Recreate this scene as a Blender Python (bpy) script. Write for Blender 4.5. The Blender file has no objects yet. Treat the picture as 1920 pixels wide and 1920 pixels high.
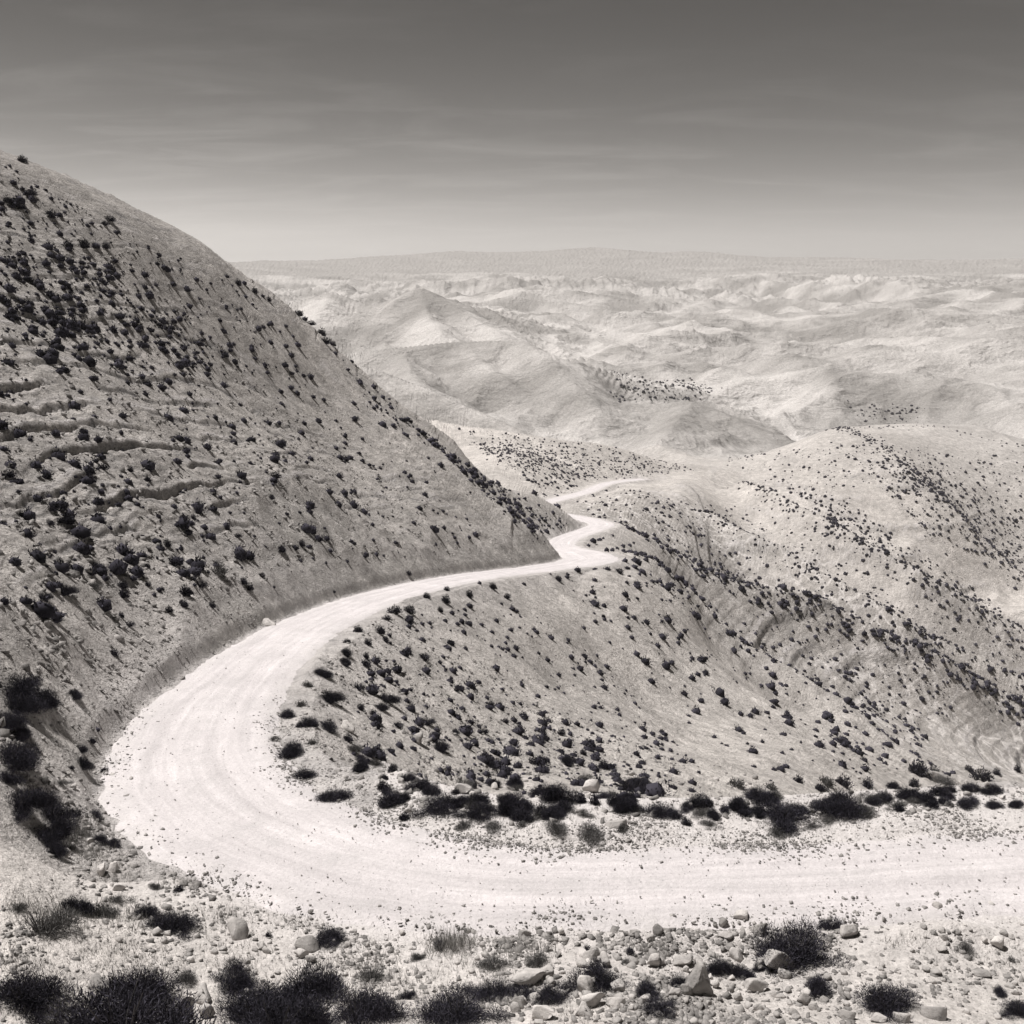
import bpy, math, random
import numpy as np
from math import radians, sin, cos

# ------------------------------------------------------------------ camera, sky, sun, exposure
SC = bpy.context.scene
COL = SC.collection
F = 2059.0                      # focal length in photograph pixels (1920 wide)
TILT = radians(11.0)
cam_d = bpy.data.cameras.new('camera')
cam_d.sensor_width = 36.0
cam_d.lens = F / 1920.0 * 36.0
cam_d.clip_start = 0.5
cam_d.clip_end = 60000.0
cam = bpy.data.objects.new('camera', cam_d)
cam.location = (0, 0, 0)
cam.rotation_euler = (radians(90) - TILT, 0, 0)
COL.objects.link(cam)
SC.camera = cam

SUN_EL = radians(66.0)
SUN_H = (-0.86, 0.40)           # horizontal direction towards the sun (left, a little ahead)
_h = math.hypot(*SUN_H)
SUN_TO = (SUN_H[0] / _h * cos(SUN_EL), SUN_H[1] / _h * cos(SUN_EL), sin(SUN_EL))

world = bpy.data.worlds.new('World')
SC.world = world
world.use_nodes = True
nt = world.node_tree
nt.nodes.clear()
def N(tree, kind, **kw):
    n = tree.nodes.new(kind)
    for k, v in kw.items():
        setattr(n, k, v)
    return n
sky = N(nt, 'ShaderNodeTexSky', sky_type='NISHITA', sun_disc=False)
sky.sun_elevation = SUN_EL
sky.sun_rotation = math.atan2(SUN_TO[0], SUN_TO[1])
sky.altitude = 300.0
sky.air_density = 1.0
sky.dust_density = 0.6
sky.ozone_density = 1.0
sep = N(nt, 'ShaderNodeSeparateColor')            # red-filter black and white film: only the red of the sky counts
nt.links.new(sky.outputs[0], sep.inputs[0])
# faint streaks of high cloud
tc = N(nt, 'ShaderNodeTexCoord')
vsep = N(nt, 'ShaderNodeSeparateXYZ')
nt.links.new(tc.outputs['Generated'], vsep.inputs[0])
zc = N(nt, 'ShaderNodeMath', operation='MAXIMUM'); zc.inputs[1].default_value = 0.03
nt.links.new(vsep.outputs[2], zc.inputs[0])
zadd = N(nt, 'ShaderNodeMath', operation='ADD'); zadd.inputs[1].default_value = 0.10
nt.links.new(zc.outputs[0], zadd.inputs[0])
dx = N(nt, 'ShaderNodeMath', operation='DIVIDE'); dy = N(nt, 'ShaderNodeMath', operation='DIVIDE')
for n_, o_ in ((dx, 0), (dy, 1)):
    nt.links.new(vsep.outputs[o_], n_.inputs[0]); nt.links.new(zadd.outputs[0], n_.inputs[1])
vcomb = N(nt, 'ShaderNodeCombineXYZ')
nt.links.new(dx.outputs[0], vcomb.inputs[0]); nt.links.new(dy.outputs[0], vcomb.inputs[1])
cmap = N(nt, 'ShaderNodeMapping')
cmap.inputs['Rotation'].default_value = (0, 0, radians(24))
cmap.inputs['Scale'].default_value = (1.0, 2.4, 1.0)
nt.links.new(vcomb.outputs[0], cmap.inputs[0])
cn = N(nt, 'ShaderNodeTexNoise'); cn.inputs['Scale'].default_value = 1.35
cn.inputs['Detail'].default_value = 9; cn.inputs['Roughness'].default_value = 0.62
cn.inputs['Distortion'].default_value = 0.7
nt.links.new(cmap.outputs[0], cn.inputs['Vector'])
cr = N(nt, 'ShaderNodeMapRange'); cr.inputs[1].default_value = 0.47; cr.inputs[2].default_value = 0.74
cr.inputs[3].default_value = 0.93; cr.inputs[4].default_value = 1.42
nt.links.new(cn.outputs[0], cr.inputs[0])
SKY_GAMMA, SKY_GAIN = 3.7, 0.303
scal = N(nt, 'ShaderNodeMath', operation='MULTIPLY'); scal.inputs[1].default_value = SKY_GAIN
nt.links.new(sep.outputs[0], scal.inputs[0])
powr = N(nt, 'ShaderNodeMath', operation='POWER'); powr.inputs[1].default_value = SKY_GAMMA
nt.links.new(scal.outputs[0], powr.inputs[0])
mulc = N(nt, 'ShaderNodeMath', operation='MULTIPLY')
cf = N(nt, 'ShaderNodeMapRange', interpolation_type='SMOOTHSTEP'); cf.inputs[1].default_value = .045; cf.inputs[2].default_value = .15; cf.inputs[3].default_value = .15; cf.inputs[4].default_value = 1.0
nt.links.new(vsep.outputs[2], cf.inputs[0])
c1 = N(nt, 'ShaderNodeMath', operation='SUBTRACT'); c1.inputs[1].default_value = 1.0; nt.links.new(cr.outputs[0], c1.inputs[0])
c2 = N(nt, 'ShaderNodeMath', operation='MULTIPLY_ADD'); c2.inputs[2].default_value = 1.0
nt.links.new(c1.outputs[0], c2.inputs[0]); nt.links.new(cf.outputs[0], c2.inputs[1])
nt.links.new(powr.outputs[0], mulc.inputs[0]); nt.links.new(c2.outputs[0], mulc.inputs[1])
tint = N(nt, 'ShaderNodeVectorMath', operation='SCALE'); tint.inputs[0].default_value = (1.0, 0.95, 0.90)
nt.links.new(mulc.outputs[0], tint.inputs['Scale'])
bg = N(nt, 'ShaderNodeBackground'); bg.inputs['Strength'].default_value = 0.10
nt.links.new(tint.outputs[0], bg.inputs['Color'])
wo = N(nt, 'ShaderNodeOutputWorld')
nt.links.new(bg.outputs[0], wo.inputs['Surface'])

sun_d = bpy.data.lights.new('sun', 'SUN')
sun_d.energy = 4.6
sun_d.angle = radians(0.55)
sun_d.color = (1.0, 0.962, 0.928)
sun = bpy.data.objects.new('sun', sun_d)
from mathutils import Vector, Matrix
sun.rotation_euler = Vector(SUN_TO).to_track_quat('Z', 'Y').to_euler()
sun.location = (-60, 40, 90)
COL.objects.link(sun)

SC.view_settings.view_transform = 'Standard'
SC.view_settings.look = 'None'
SC.view_settings.exposure = 0.38
SC.view_settings.gamma = 1.0
SC.view_settings.use_curve_mapping = False
SC.cycles.volume_bounces = 0
SC.cycles.max_bounces = 5
SC.cycles.diffuse_bounces = 2
SC.cycles.volume_step_rate = 1.0

# ------------------------------------------------------------------ small helpers
def ray(px, py):
    u = (px - 960.0) / F; v = (960.0 - py) / F
    return u, cos(TILT) + v * sin(TILT), -sin(TILT) + v * cos(TILT)
def pr(px, py, r):                       # point seen at photograph pixel (px, py), r metres away on the map
    x, y, z = ray(px, py); s = r / math.hypot(x, y)
    return (x * s, y * s, z * s)
def pz(px, py, z):                       # the same from a known height
    x, y, dz = ray(px, py); s = z / dz
    return (x * s, y * s, z)
def hid(px, r, z):                       # ground nobody sees from here: direction, distance, height
    x, y, _ = ray(px, 960); s = r / math.hypot(x, y)
    return (x * s, y * s, z)
def project(x, y, z):
    d = y * cos(TILT) - z * sin(TILT)
    v = (y * sin(TILT) + z * cos(TILT)) / d
    return 960 + F * x / d, 960 - F * v

def hash2(xi, yi, seed):
    h = (xi * 374761393 + yi * 668265263 + seed * 974634777) & 0xffffffff
    h = ((h ^ (h >> 13)) * 1274126177) & 0xffffffff
    return h ^ (h >> 16)
TWO = 2 * math.pi / 4294967296.0
def gnoise(x, y, seed=0):                # gradient noise, about -0.7 .. 0.7
    x0 = np.floor(x); y0 = np.floor(y)
    fx = (x - x0).astype(np.float32); fy = (y - y0).astype(np.float32)
    xi = x0.astype(np.int64); yi = y0.astype(np.int64)
    ux = fx * fx * fx * (fx * (fx * 6 - 15) + 10); uy = fy * fy * fy * (fy * (fy * 6 - 15) + 10)
    def g(a, b):
        t = (hash2(xi + a, yi + b, seed) * TWO).astype(np.float32)
        return np.cos(t) * (fx - a) + np.sin(t) * (fy - b)
    n0 = g(0, 0); n0 += ux * (g(1, 0) - n0)
    n1 = g(0, 1); n1 += ux * (g(1, 1) - n1)
    return n0 + uy * (n1 - n0)
def sstep(a, b, x):
    t = np.clip((x - a) / (b - a), 0, 1)
    return t * t * (3 - 2 * t)

# ------------------------------------------------------------------ the road's course
RC = [pz(3300, 1640, -13.3), pz(2500, 1640, -13.6), pz(1920, 1630, -13.8), pz(1600, 1648, -13.9), pz(1300, 1658, -14.0), pz(960, 1658, -14.0), pz(720, 1630, -14.15),
      pz(530, 1575, -14.4), pz(400, 1500, -14.8), pz(362, 1415, -15.4), pz(400, 1322, -16.2), pz(480, 1240, -17.6), pz(570, 1178, -19.5),
      pz(690, 1127, -22.8), pz(800, 1097, -25.9), pz(900, 1079, -29.2), pz(1000, 1067, -32.8), pz(1075, 1057, -35.4), pz(1108, 1048, -37.0),
      pz(1088, 1037, -38.4), pz(1052, 1023, -40.4), pz(1066, 1008, -42.4), pz(1108, 993, -45.0), pz(1128, 983, -47.2), pz(1100, 974, -49.6),
      hid(1030, 285, -55.5), hid(1000, 330, -63), pz(1035, 939, -72.5), pz(1100, 922, -80.0), pz(1140, 906, -87), pz(1205, 898, -93)]
def spline(P, step):
    P = np.array(P); out = []
    for i in range(len(P) - 1):
        p0 = P[max(i - 1, 0)]; p1 = P[i]; p2 = P[i + 1]; p3 = P[min(i + 2, len(P) - 1)]
        n = max(2, int(np.linalg.norm((p2 - p1)[:2]) / step))
        for k in range(n):
            t = k / n
            out.append(0.5 * ((2 * p1) + (p2 - p0) * t + (2 * p0 - 5 * p1 + 4 * p2 - p3) * t * t + (3 * p1 - p0 - 3 * p2 + p3) * t ** 3))
    out.append(P[-1])
    return np.array(out)
RD = spline(RC, 2.6)
for _ in range(3):                       # ease the gradient
    RD[1:-1, 2] = (RD[:-2, 2] + RD[1:-1, 2] * 2 + RD[2:, 2]) / 4
_rl = np.hypot(RD[:, 0], RD[:, 1])
# ------------------------------------------------------------------ lie of the land: survey points
CP = []
# bank below the camera
for px in (-900, -300, 300, 960, 1600, 2300, 2900):
    CP += [hid(px, 2.0, -1.8), hid(px, 5, -4.2), hid(px, 11, -9.0)]
    CP += [pz(px, 1985, -12.6)]
for px in (500, 960, 1400, 1920, 2400):
    CP += [pz(px, 1900, -13.35), pz(px, 1790, -13.75), pz(px, 1715, -13.95), pz(px, 1640, -14.0)]
CP += [pz(200, 1900, -13.0), pz(200, 1780, -13.3), pz(300, 1680, -13.9), pz(0, 1860, -12.5), pz(0, 1740, -12.7)]
# left hill
CP += [pr(0, 1650, 24.5), pr(0, 1560, 27.5), pr(60, 1480, 31), pr(0, 1400, 31), pr(0, 1290, 34.5), pr(0, 1200, 38.5),
       pr(0, 1100, 44), pr(0, 900, 61), pr(0, 700, 82), pr(0, 500, 104), pr(0, 285, 132),
       pr(110, 1330, 37), pr(150, 1200, 46), pr(200, 1100, 54), pr(120, 1580, 29),
       pr(300, 1000, 67), pr(300, 800, 91), pr(300, 600, 120), pr(300, 437, 144),
       pr(450, 900, 93), pr(450, 700, 128), pr(450, 540, 154),
       pr(600, 1000, 91), pr(600, 850, 122), pr(600, 720, 150),
       pr(720, 950, 118), pr(720, 840, 142),
       pr(800, 950, 126), pr(800, 870, 147), pr(900, 980, 138),
       pr(100, 330, 134), pr(250, 410, 139), pr(400, 495, 151), pr(520, 560, 163), pr(600, 620, 172),
       pr(680, 690, 179), pr(740, 755, 185), pr(830, 830, 192), pr(900, 880, 198), pr(1000, 935, 208),
       pr(1060, 965, 217), pr(1094, 986, 225),
       pr(880, 900, 162), pr(940, 970, 153), pr(1000, 1020, 149), pr(1036, 1045, 148),
       pr(920, 925, 178), pr(960, 952, 187), pr(1020, 987, 198), pr(1030, 1022, 180), pr(1000, 1000, 176),
       pr(-300, 1500, 29), pr(-300, 1300, 34), pr(-300, 900, 55), pr(-300, 500, 84), pr(-300, 150, 120), pr(-800, 700, 55), pr(-800, 100, 110)]
# behind the left hill
for px, r, z in ((-800, 300, 20), (-800, 600, -60), (-300, 200, 14), (-300, 300, -20), (0, 190, 4), (0, 270, -32), (300, 205, -8), (300, 290, -45), (600, 225, -30), (600, 300, -62),
                 (800, 240, -48), (800, 310, -67), (950, 236, -51), (1000, 260, -58), (1000, 320, -66), (-300, 600, -100), (0, 600, -105), (300, 600, -100),
                 (600, 600, -98), (750, 420, -78)):
    CP.append(hid(px, r, z))
# slope below the road
CP += [pr(700, 1440, 42), pr(700, 1300, 56), pr(700, 1210, 70), pr(800, 1470, 43), pr(800, 1400, 52), pr(800, 1300, 68), pr(800, 1180, 78),
       pr(960, 1490, 44), pr(960, 1400, 57), pr(960, 1300, 74), pr(960, 1200, 94),
       pr(1130, 1480, 50), pr(1130, 1400, 68), pr(1130, 1300, 90), pr(1130, 1200, 112), pr(1130, 1100, 146),
       pr(1300, 1480, 60), pr(1300, 1400, 85), pr(1300, 1300, 118), pr(1300, 1200, 140), pr(1330, 1130, 176),
       pr(1500, 1490, 72), pr(1500, 1400, 105), pr(1500, 1320, 145), pr(1500, 1250, 172),
       pr(1700, 1480, 120), pr(1700, 1400, 165), pr(1610, 1440, 118), pr(1600, 1320, 168),
       pr(1920, 1490, 130), pr(2300, 1500, 130), pr(1220, 1050, 172)]
# the near verge drops away behind its edge
for px in (1000, 1300, 1600, 1900, 2300):
    CP.append(pz(px, 1530, -14.1))
CP += [pz(1750, 1470, -14.3), pz(1900, 1462, -14.3), pz(2300, 1450, -14.3)]
CP += [hid(1700, 45, -24), hid(1920, 45, -24), hid(2300, 45, -23), hid(1500, 42, -22), hid(1300, 40, -19.5)]
# second and third spur on the right
CP += [pr(1300, 1105, 215), pr(1300, 1050, 265), pr(1500, 1230, 220), pr(1500, 1170, 250), pr(1500, 1112, 280),
       pr(1750, 1420, 200), pr(1750, 1330, 235), pr(1750, 1225, 285), pr(1920, 1420, 205), pr(1920, 1310, 300), pr(2300, 1400, 250), pr(2300, 1250, 400),
       pr(1300, 1030, 320), pr(1300, 960, 420), pr(1300, 910, 520), pr(1500, 1090, 340), pr(1500, 1000, 430), pr(1500, 920, 540),
       pr(1750, 1200, 350), pr(1750, 1100, 430), pr(1920, 1290, 350), pr(1920, 1180, 460), pr(2300, 1050, 620),
       pr(1180, 985, 262), pr(1160, 950, 330), pr(1200, 925, 400),
       pr(1750, 1050, 520), pr(1750, 950, 600), pr(1750, 860, 680), pr(1750, 805, 740), pr(1920, 1100, 600), pr(1920, 1000, 650), pr(1920, 850, 730),
       pr(1600, 960, 530), pr(1560, 880, 600), pr(1560, 805, 700), pr(1430, 890, 590), pr(1430, 852, 680), pr(1300, 880, 620), pr(2300, 900, 800)]
for px, r, z in ((1430, 820, -118), (1560, 950, -135), (1750, 980, -140), (1920, 1000, -145), (2300, 1100, -140), (2900, 300, -60), (2900, 900, -120), (2900, 40, -18)):
    CP.append(hid(px, r, z))
# valley and the far country
CP += [pr(1040, 940, 400), pr(1000, 892, 450), pr(1100, 880, 555), pr(1200, 885, 600), pr(950, 850, 505),
       hid(840, 760, -100), hid(1000, 780, -108), hid(1150, 800, -116), hid(1250, 850, -120),
       pr(1650, 780, 1280), pr(1500, 770, 1250), pr(1250, 738, 1400), pr(1400, 740, 1400), pr(1150, 760, 1300), hid(600, 1000, -112), hid(800, 1000, -112), hid(950, 950, -114),
       hid(300, 1200, -112), hid(0, 1200, -112), hid(600, 1600, -110), hid(900, 1550, -112), pr(1100, 700, 1650), pr(1300, 690, 1750), pr(1500, 690, 1750),
       pr(1700, 730, 1500), pr(1920, 730, 1500), pr(2300, 700, 1500)]
for px, dy in ((-900, 0), (-300, 0), (300, 0), (600, 0), (800, 0), (1000, 0), (1200, 0), (1450, 0), (1700, -20), (1920, -40), (2300, -70), (2900, -90)):
    CP += [pr(px, 640 + dy, 2300), pr(px, 600 + dy * 0.8, 3200), pr(px, 562 + dy * 0.5, 4200), pr(px, 528 + dy * 0.2, 5300), pr(px, 508, 6600)]
for px, py in ((-900, 500), (-300, 500), (200, 500), (450, 491), (700, 483), (860, 473), (1000, 473), (1110, 463), (1220, 475), (1310, 472), (1400, 481), (1550, 482), (1700, 487), (1920, 487), (2300, 480), (2900, 480)):
    CP += [pr(px, py, 8600), hid(px, 11000, 150), hid(px, 16000, 100)]
_t = np.gradient(RD, axis=0); _l = np.hypot(_t[:, 0], _t[:, 1])
for i in range(3, len(RD) - 2, 3):       # the hill meets the road's two sides
    r_ = math.hypot(RD[i, 0], RD[i, 1]); nx_, ny_ = -_t[i, 1] / _l[i], _t[i, 0] / _l[i]
    if RD[i, 1] < 20 or r_ < 36: continue
    if r_ > 260 and i % 6: continue
    up = 2.9 if 60 < r_ < 225 else (1.9 if r_ < 225 else 0.4)
    of = 4.8 + 0.012 * max(0, r_ - 200)
    if not 158 < r_ < 245: CP.append((RD[i, 0] + nx_ * of, RD[i, 1] + ny_ * of, RD[i, 2] + up))
    if not 158 < r_ < 205: CP.append((RD[i, 0] - nx_ * of, RD[i, 1] - ny_ * of, RD[i, 2] - 0.9))
CP = np.array(CP)
KA = 2.6
def polar(x, y):
    return np.arctan2(x, y), 0.5 * np.log(x * x + y * y)
_az, _lr = polar(CP[:, 0], CP[:, 1])
_q = np.stack([_az * KA, _lr], 1)
_val = CP[:, 2] / np.exp(_lr)
def _ker(d2):
    return 0.5 * d2 * np.log(d2 + 1e-12)
_n = len(_q)
_A = np.zeros((_n + 3, _n + 3))
_A[:_n, :_n] = _ker(((_q[:, None] - _q[None]) ** 2).sum(-1)) + np.eye(_n) * 6e-5
_A[:_n, _n] = 1; _A[:_n, _n + 1:] = _q
_A[_n:, :_n] = _A[:_n, _n:].T
_w = np.linalg.solve(_A, np.concatenate([_val, np.zeros(3)]))
def tps(x, y):
    az, lr = polar(x, y)
    out = np.empty(x.shape, np.float64)
    fa = (az * KA).ravel().astype(np.float32); fl = lr.ravel().astype(np.float32); o = out.ravel()
    w32 = _w.astype(np.float32); q32 = _q.astype(np.float32)
    for i in range(0, fa.size, 40000):
        a = fa[i:i + 40000]; l = fl[i:i + 40000]
        acc = np.full(a.shape, w32[_n]) + a * w32[_n + 1] + l * w32[_n + 2]
        d2 = (a[:, None] - q32[None, :, 0]) ** 2 + (l[:, None] - q32[None, :, 1]) ** 2
        acc += (0.5 * d2 * np.log(d2 + 1e-12)) @ w32[:_n]
        o[i:i + 40000] = acc
    return out * np.exp(lr)

# distance to a polyline with a value carried along it
def seg_dist(x, y, P):
    best = np.full(x.shape, 1e18); val = np.zeros(x.shape); side = np.zeros(x.shape); arc = np.zeros(x.shape)
    s0 = 0.0
    for (ax, ay, az), (bx, by, bz) in zip(P[:-1], P[1:]):
        ex, ey = bx - ax, by - ay; L2 = ex * ex + ey * ey
        t = np.clip(((x - ax) * ex + (y - ay) * ey) / L2, 0, 1)
        ddx = x - (ax + t * ex); ddy = y - (ay + t * ey)
        d2 = ddx * ddx + ddy * ddy
        m = d2 < best
        best = np.where(m, d2, best); val = np.where(m, az + t * (bz - az), val)
        side = np.where(m, ex * (y - ay) - ey * (x - ax), side)
        L = math.sqrt(L2)
        arc = np.where(m, s0 + t * L, arc); s0 += L
    return np.sqrt(best), val, np.sign(side), arc

# ridges of the middle distance: (crest points, flank slope, roundness)
TENTS = [
    ([pr(380, 620, 2400), pr(480, 590, 2300), pr(620, 546, 2200), pr(700, 574, 2150), pr(790, 541, 2080), pr(850, 575, 1980), pr(960, 637, 1800), pr(1080, 690, 1650)], .42, 10),
    ([pr(620, 548, 2190), pr(590, 600, 2000), pr(570, 660, 1750)], .5, 6),
    ([pr(700, 576, 2130), pr(730, 610, 2000), pr(720, 650, 1800)], .5, 6),
    ([pr(790, 543, 2070), pr(800, 590, 1900), pr(830, 630, 1720)], .5, 6),
    ([pr(560, 670, 1300), pr(690, 657, 1260), pr(860, 641, 1250), pr(975, 636, 1240), pr(1015, 662, 1170), pr(1060, 702, 1090), pr(1120, 765, 980)], .46, 5),
    ([pr(870, 650, 1235), pr(930, 700, 1120), pr(1000, 745, 1060), pr(1040, 782, 1010)], .5, 4),
    ([pr(760, 660, 1230), pr(770, 700, 1110), pr(790, 735, 1010)], .5, 4),
    ([pr(600, 665, 930), pr(700, 692, 900), pr(800, 726, 860), pr(900, 771, 830), pr(970, 806, 800)], .5, 3),
    ([pr(700, 760, 600), pr(840, 792, 600), pr(1000, 816, 600), pr(1150, 838, 620), pr(1295, 878, 640)], .36, 6),
    ([pr(1040, 776, 1050), pr(1170, 758, 1050), pr(1290, 755, 1040), pr(1380, 785, 1000), pr(1455, 834, 940)], .38, 12),
    ([pr(1290, 757, 1035), pr(1270, 790, 930), pr(1230, 830, 830)], .42, 6),
    ([pr(1170, 850, 760), pr(1235, 832, 740), pr(1300, 862, 700)], .45, 5),
    ([pr(2100, 505, 4300), pr(1900, 528, 4000), pr(1750, 552, 3700), pr(1620, 580, 3400), pr(1500, 620, 3000)], .33, 20),
    ([pr(2100, 590, 2600), pr(1900, 615, 2400), pr(1700, 650, 2200), pr(1500, 700, 1950)], .30, 14),
    ([pr(2100, 660, 1750), pr(1900, 690, 1650), pr(1750, 735, 1500), pr(1640, 772, 1350)], .34, 8),
    ([pr(1480, 592, 3300), pr(1380, 625, 2900), pr(1250, 665, 2400)], .3, 14),
    ([pr(1150, 560, 4100), pr(1060, 590, 3500), pr(1000, 640, 2700)], .35, 14),
    ([pr(1330, 560, 4100), pr(1260, 590, 3600), pr(1200, 630, 2900)], .35, 14),
    ([pr(940, 540, 4500), pr(880, 565, 3900), pr(860, 590, 3200)], .35, 14),
]
# crests and gullies of the nearer slopes: (points, height, reach)
CRESTS = [
    ([pr(960, 1118, 121), pr(1060, 1195, 112), pr(1140, 1265, 106), pr(1210, 1330, 104)], -1.6, 2.0),
    ([pr(905, 1112, 112), pr(935, 1160, 108), pr(985, 1240, 94), pr(1040, 1320, 86)], -0.9, 1.5),
    ([pr(1340, 1080, 185), pr(1420, 1180, 165), pr(1500, 1300, 150)], -1.5, 4.0),
    ([pr(1040, 1045, 149), pr(1000, 1021, 147), pr(940, 970, 153), pr(880, 902, 163), pr(850, 850, 178)], 2.0, 5.0),
]
SPURS = [
    ([pr(1190, 1040, 172), pr(1330, 1130, 177), pr(1500, 1250, 172), pr(1610, 1320, 168), pr(1740, 1440, 160)], 9),
    ([pr(1165, 985, 245), pr(1250, 1030, 258), pr(1340, 1070, 268), pr(1450, 1098, 277), pr(1580, 1135, 284), pr(1750, 1222, 288), pr(1930, 1310, 300), pr(2200, 1400, 320)], 15),
    ([pr(1330, 940, 430), pr(1430, 985, 400), pr(1560, 1060, 372), pr(1700, 1150, 360), pr(1930, 1255, 372)], 20),
    ([pr(1400, 885, 560), pr(1500, 915, 500), pr(1620, 990, 470), pr(1720, 1060, 455), pr(1930, 1180, 460), pr(2200, 1260, 470)], 24),
    ([pr(1570, 806, 705), pr(1640, 846, 668), pr(1700, 880, 640), pr(1800, 940, 620), pr(1930, 1020, 610), pr(2200, 1100, 620)], 30),
    ([pr(1560, 803, 705), pr(1750, 800, 742), pr(1930, 850, 735)], 36),
]
def spur_relief(x, y, r, fine):
    az = np.arctan2(x, y)
    m = (r > 135) & (r < 760) & (az > 0.085)
    out = np.zeros(x.shape)
    if not m.any(): return out
    xm, ym, rm = x[m], y[m], r[m]
    D = np.zeros(xm.shape)
    wx = xm + rm * .005 * gnoise(xm / (18 + rm * .03), ym / (18 + rm * .03), 62); wy = ym + rm * .005 * gnoise(xm / (18 + rm * .03), ym / (18 + rm * .03), 63)
    for P, reach in SPURS:
        d = seg_dist(wx, wy, P)[0]
        D = np.maximum(D, np.exp(-np.sqrt(d * d + (.12 * reach) ** 2) / reach))
    k = sstep(135, 160, rm) * (1 - sstep(540, 680, rm)) * sstep(.085, .19, az[m]) * np.maximum(1 - sstep(230, 330, rm), sstep(.15, .25, az[m]))
    out[m] = (D - .88) * .085 * rm * k * (.45 + .55 * sstep(190, 300, rm))
    return out
def far_noise(x, y, r):
    z = np.zeros(x.shape)
    wx = x + 260 * gnoise(x / 900, y / 900, 71); wy = y + 260 * gnoise(x / 900, y / 900, 72)
    for i, lam in enumerate((1500.0, 800.0, 420.0, 210.0, 105.0, 52.0, 26.0)):
        wgt = sstep(lam * 1.4, lam * 3.2, r) * (1 - sstep(lam * 16, lam * 40, r))
        n = gnoise(wx / lam, wy / lam, 20 + i)
        z += wgt * min(lam * 0.105, 46.0 + .008 * lam) * (0.42 - 2.2 * np.abs(n))
    fl = np.abs(gnoise(x / 95 + gnoise(x / 300, y / 300, 73), y / 700, 74)) + .5 * np.abs(gnoise(x / 40, y / 420, 75))
    z -= 48 * fl * sstep(3900, 4500, r) * (1 - sstep(5200, 5900, r))
    return z * sstep(620, 1100, r) * (1 - 0.85 * sstep(4600, 6600, r))

# ------------------------------------------------------------------ the road's width and its banks
def road_half(x, y):                     # half width
    r = np.hypot(x, y)
    return 2.45 - 0.55 * sstep(-5, 2, x) * (1 - sstep(33, 45, y)) + 0.5 * np.exp(-((x + 10) ** 2 + (y - 35) ** 2) / 90) + 1.6 * np.exp(-((r - 158) / 12) ** 2) * (x > 0) + 0.6 * sstep(200, 260, r)

def road_info(x, y):
    d = np.full(x.shape, 1e6); zr = np.zeros(x.shape); side = np.ones(x.shape); arc = np.zeros(x.shape)
    m = (x * x + y * y < 700 ** 2)
    if m.any():
        xm, ym = x[m], y[m]
        # nearest sample first, then the two segments that meet there
        best = np.empty(xm.shape, np.int64)
        R32 = RD[:, :2].astype(np.float32)
        for i in range(0, xm.size, 60000):
            a = xm[i:i + 60000].astype(np.float32)[:, None] - R32[None, :, 0]
            b = ym[i:i + 60000].astype(np.float32)[:, None] - R32[None, :, 1]
            best[i:i + 60000] = np.argmin(a * a + b * b, 1)
        dm = np.full(xm.shape, 1e18); zm = np.zeros(xm.shape); sm = np.zeros(xm.shape); am = np.zeros(xm.shape)
        cum = np.concatenate([[0], np.cumsum(np.hypot(np.diff(RD[:, 0]), np.diff(RD[:, 1])))])
        for o in (-1, 0):
            i0 = np.clip(best + o, 0, len(RD) - 2)
            A = RD[i0]; B = RD[i0 + 1]; E = B - A
            L2 = E[:, 0] ** 2 + E[:, 1] ** 2
            t = np.clip(((xm - A[:, 0]) * E[:, 0] + (ym - A[:, 1]) * E[:, 1]) / L2, 0, 1)
            ddx = xm - A[:, 0] - t * E[:, 0]; ddy = ym - A[:, 1] - t * E[:, 1]
            q = ddx * ddx + ddy * ddy; k = q < dm
            dm = np.where(k, q, dm); zm = np.where(k, A[:, 2] + t * E[:, 2], zm)
            sm = np.where(k, np.sign(E[:, 0] * (ym - A[:, 1]) - E[:, 1] * (xm - A[:, 0])), sm)
            am = np.where(k, cum[i0] + t * np.sqrt(L2), am)
        d[m] = np.sqrt(dm); zr[m] = zm; side[m] = sm; arc[m] = am
    return d, zr, side, arc

def smax(a, b, k):
    h = np.clip(0.5 + 0.5 * (a - b) / k, 0, 1)
    return b + h * (a - b) + k * h * (1 - h)

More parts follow.
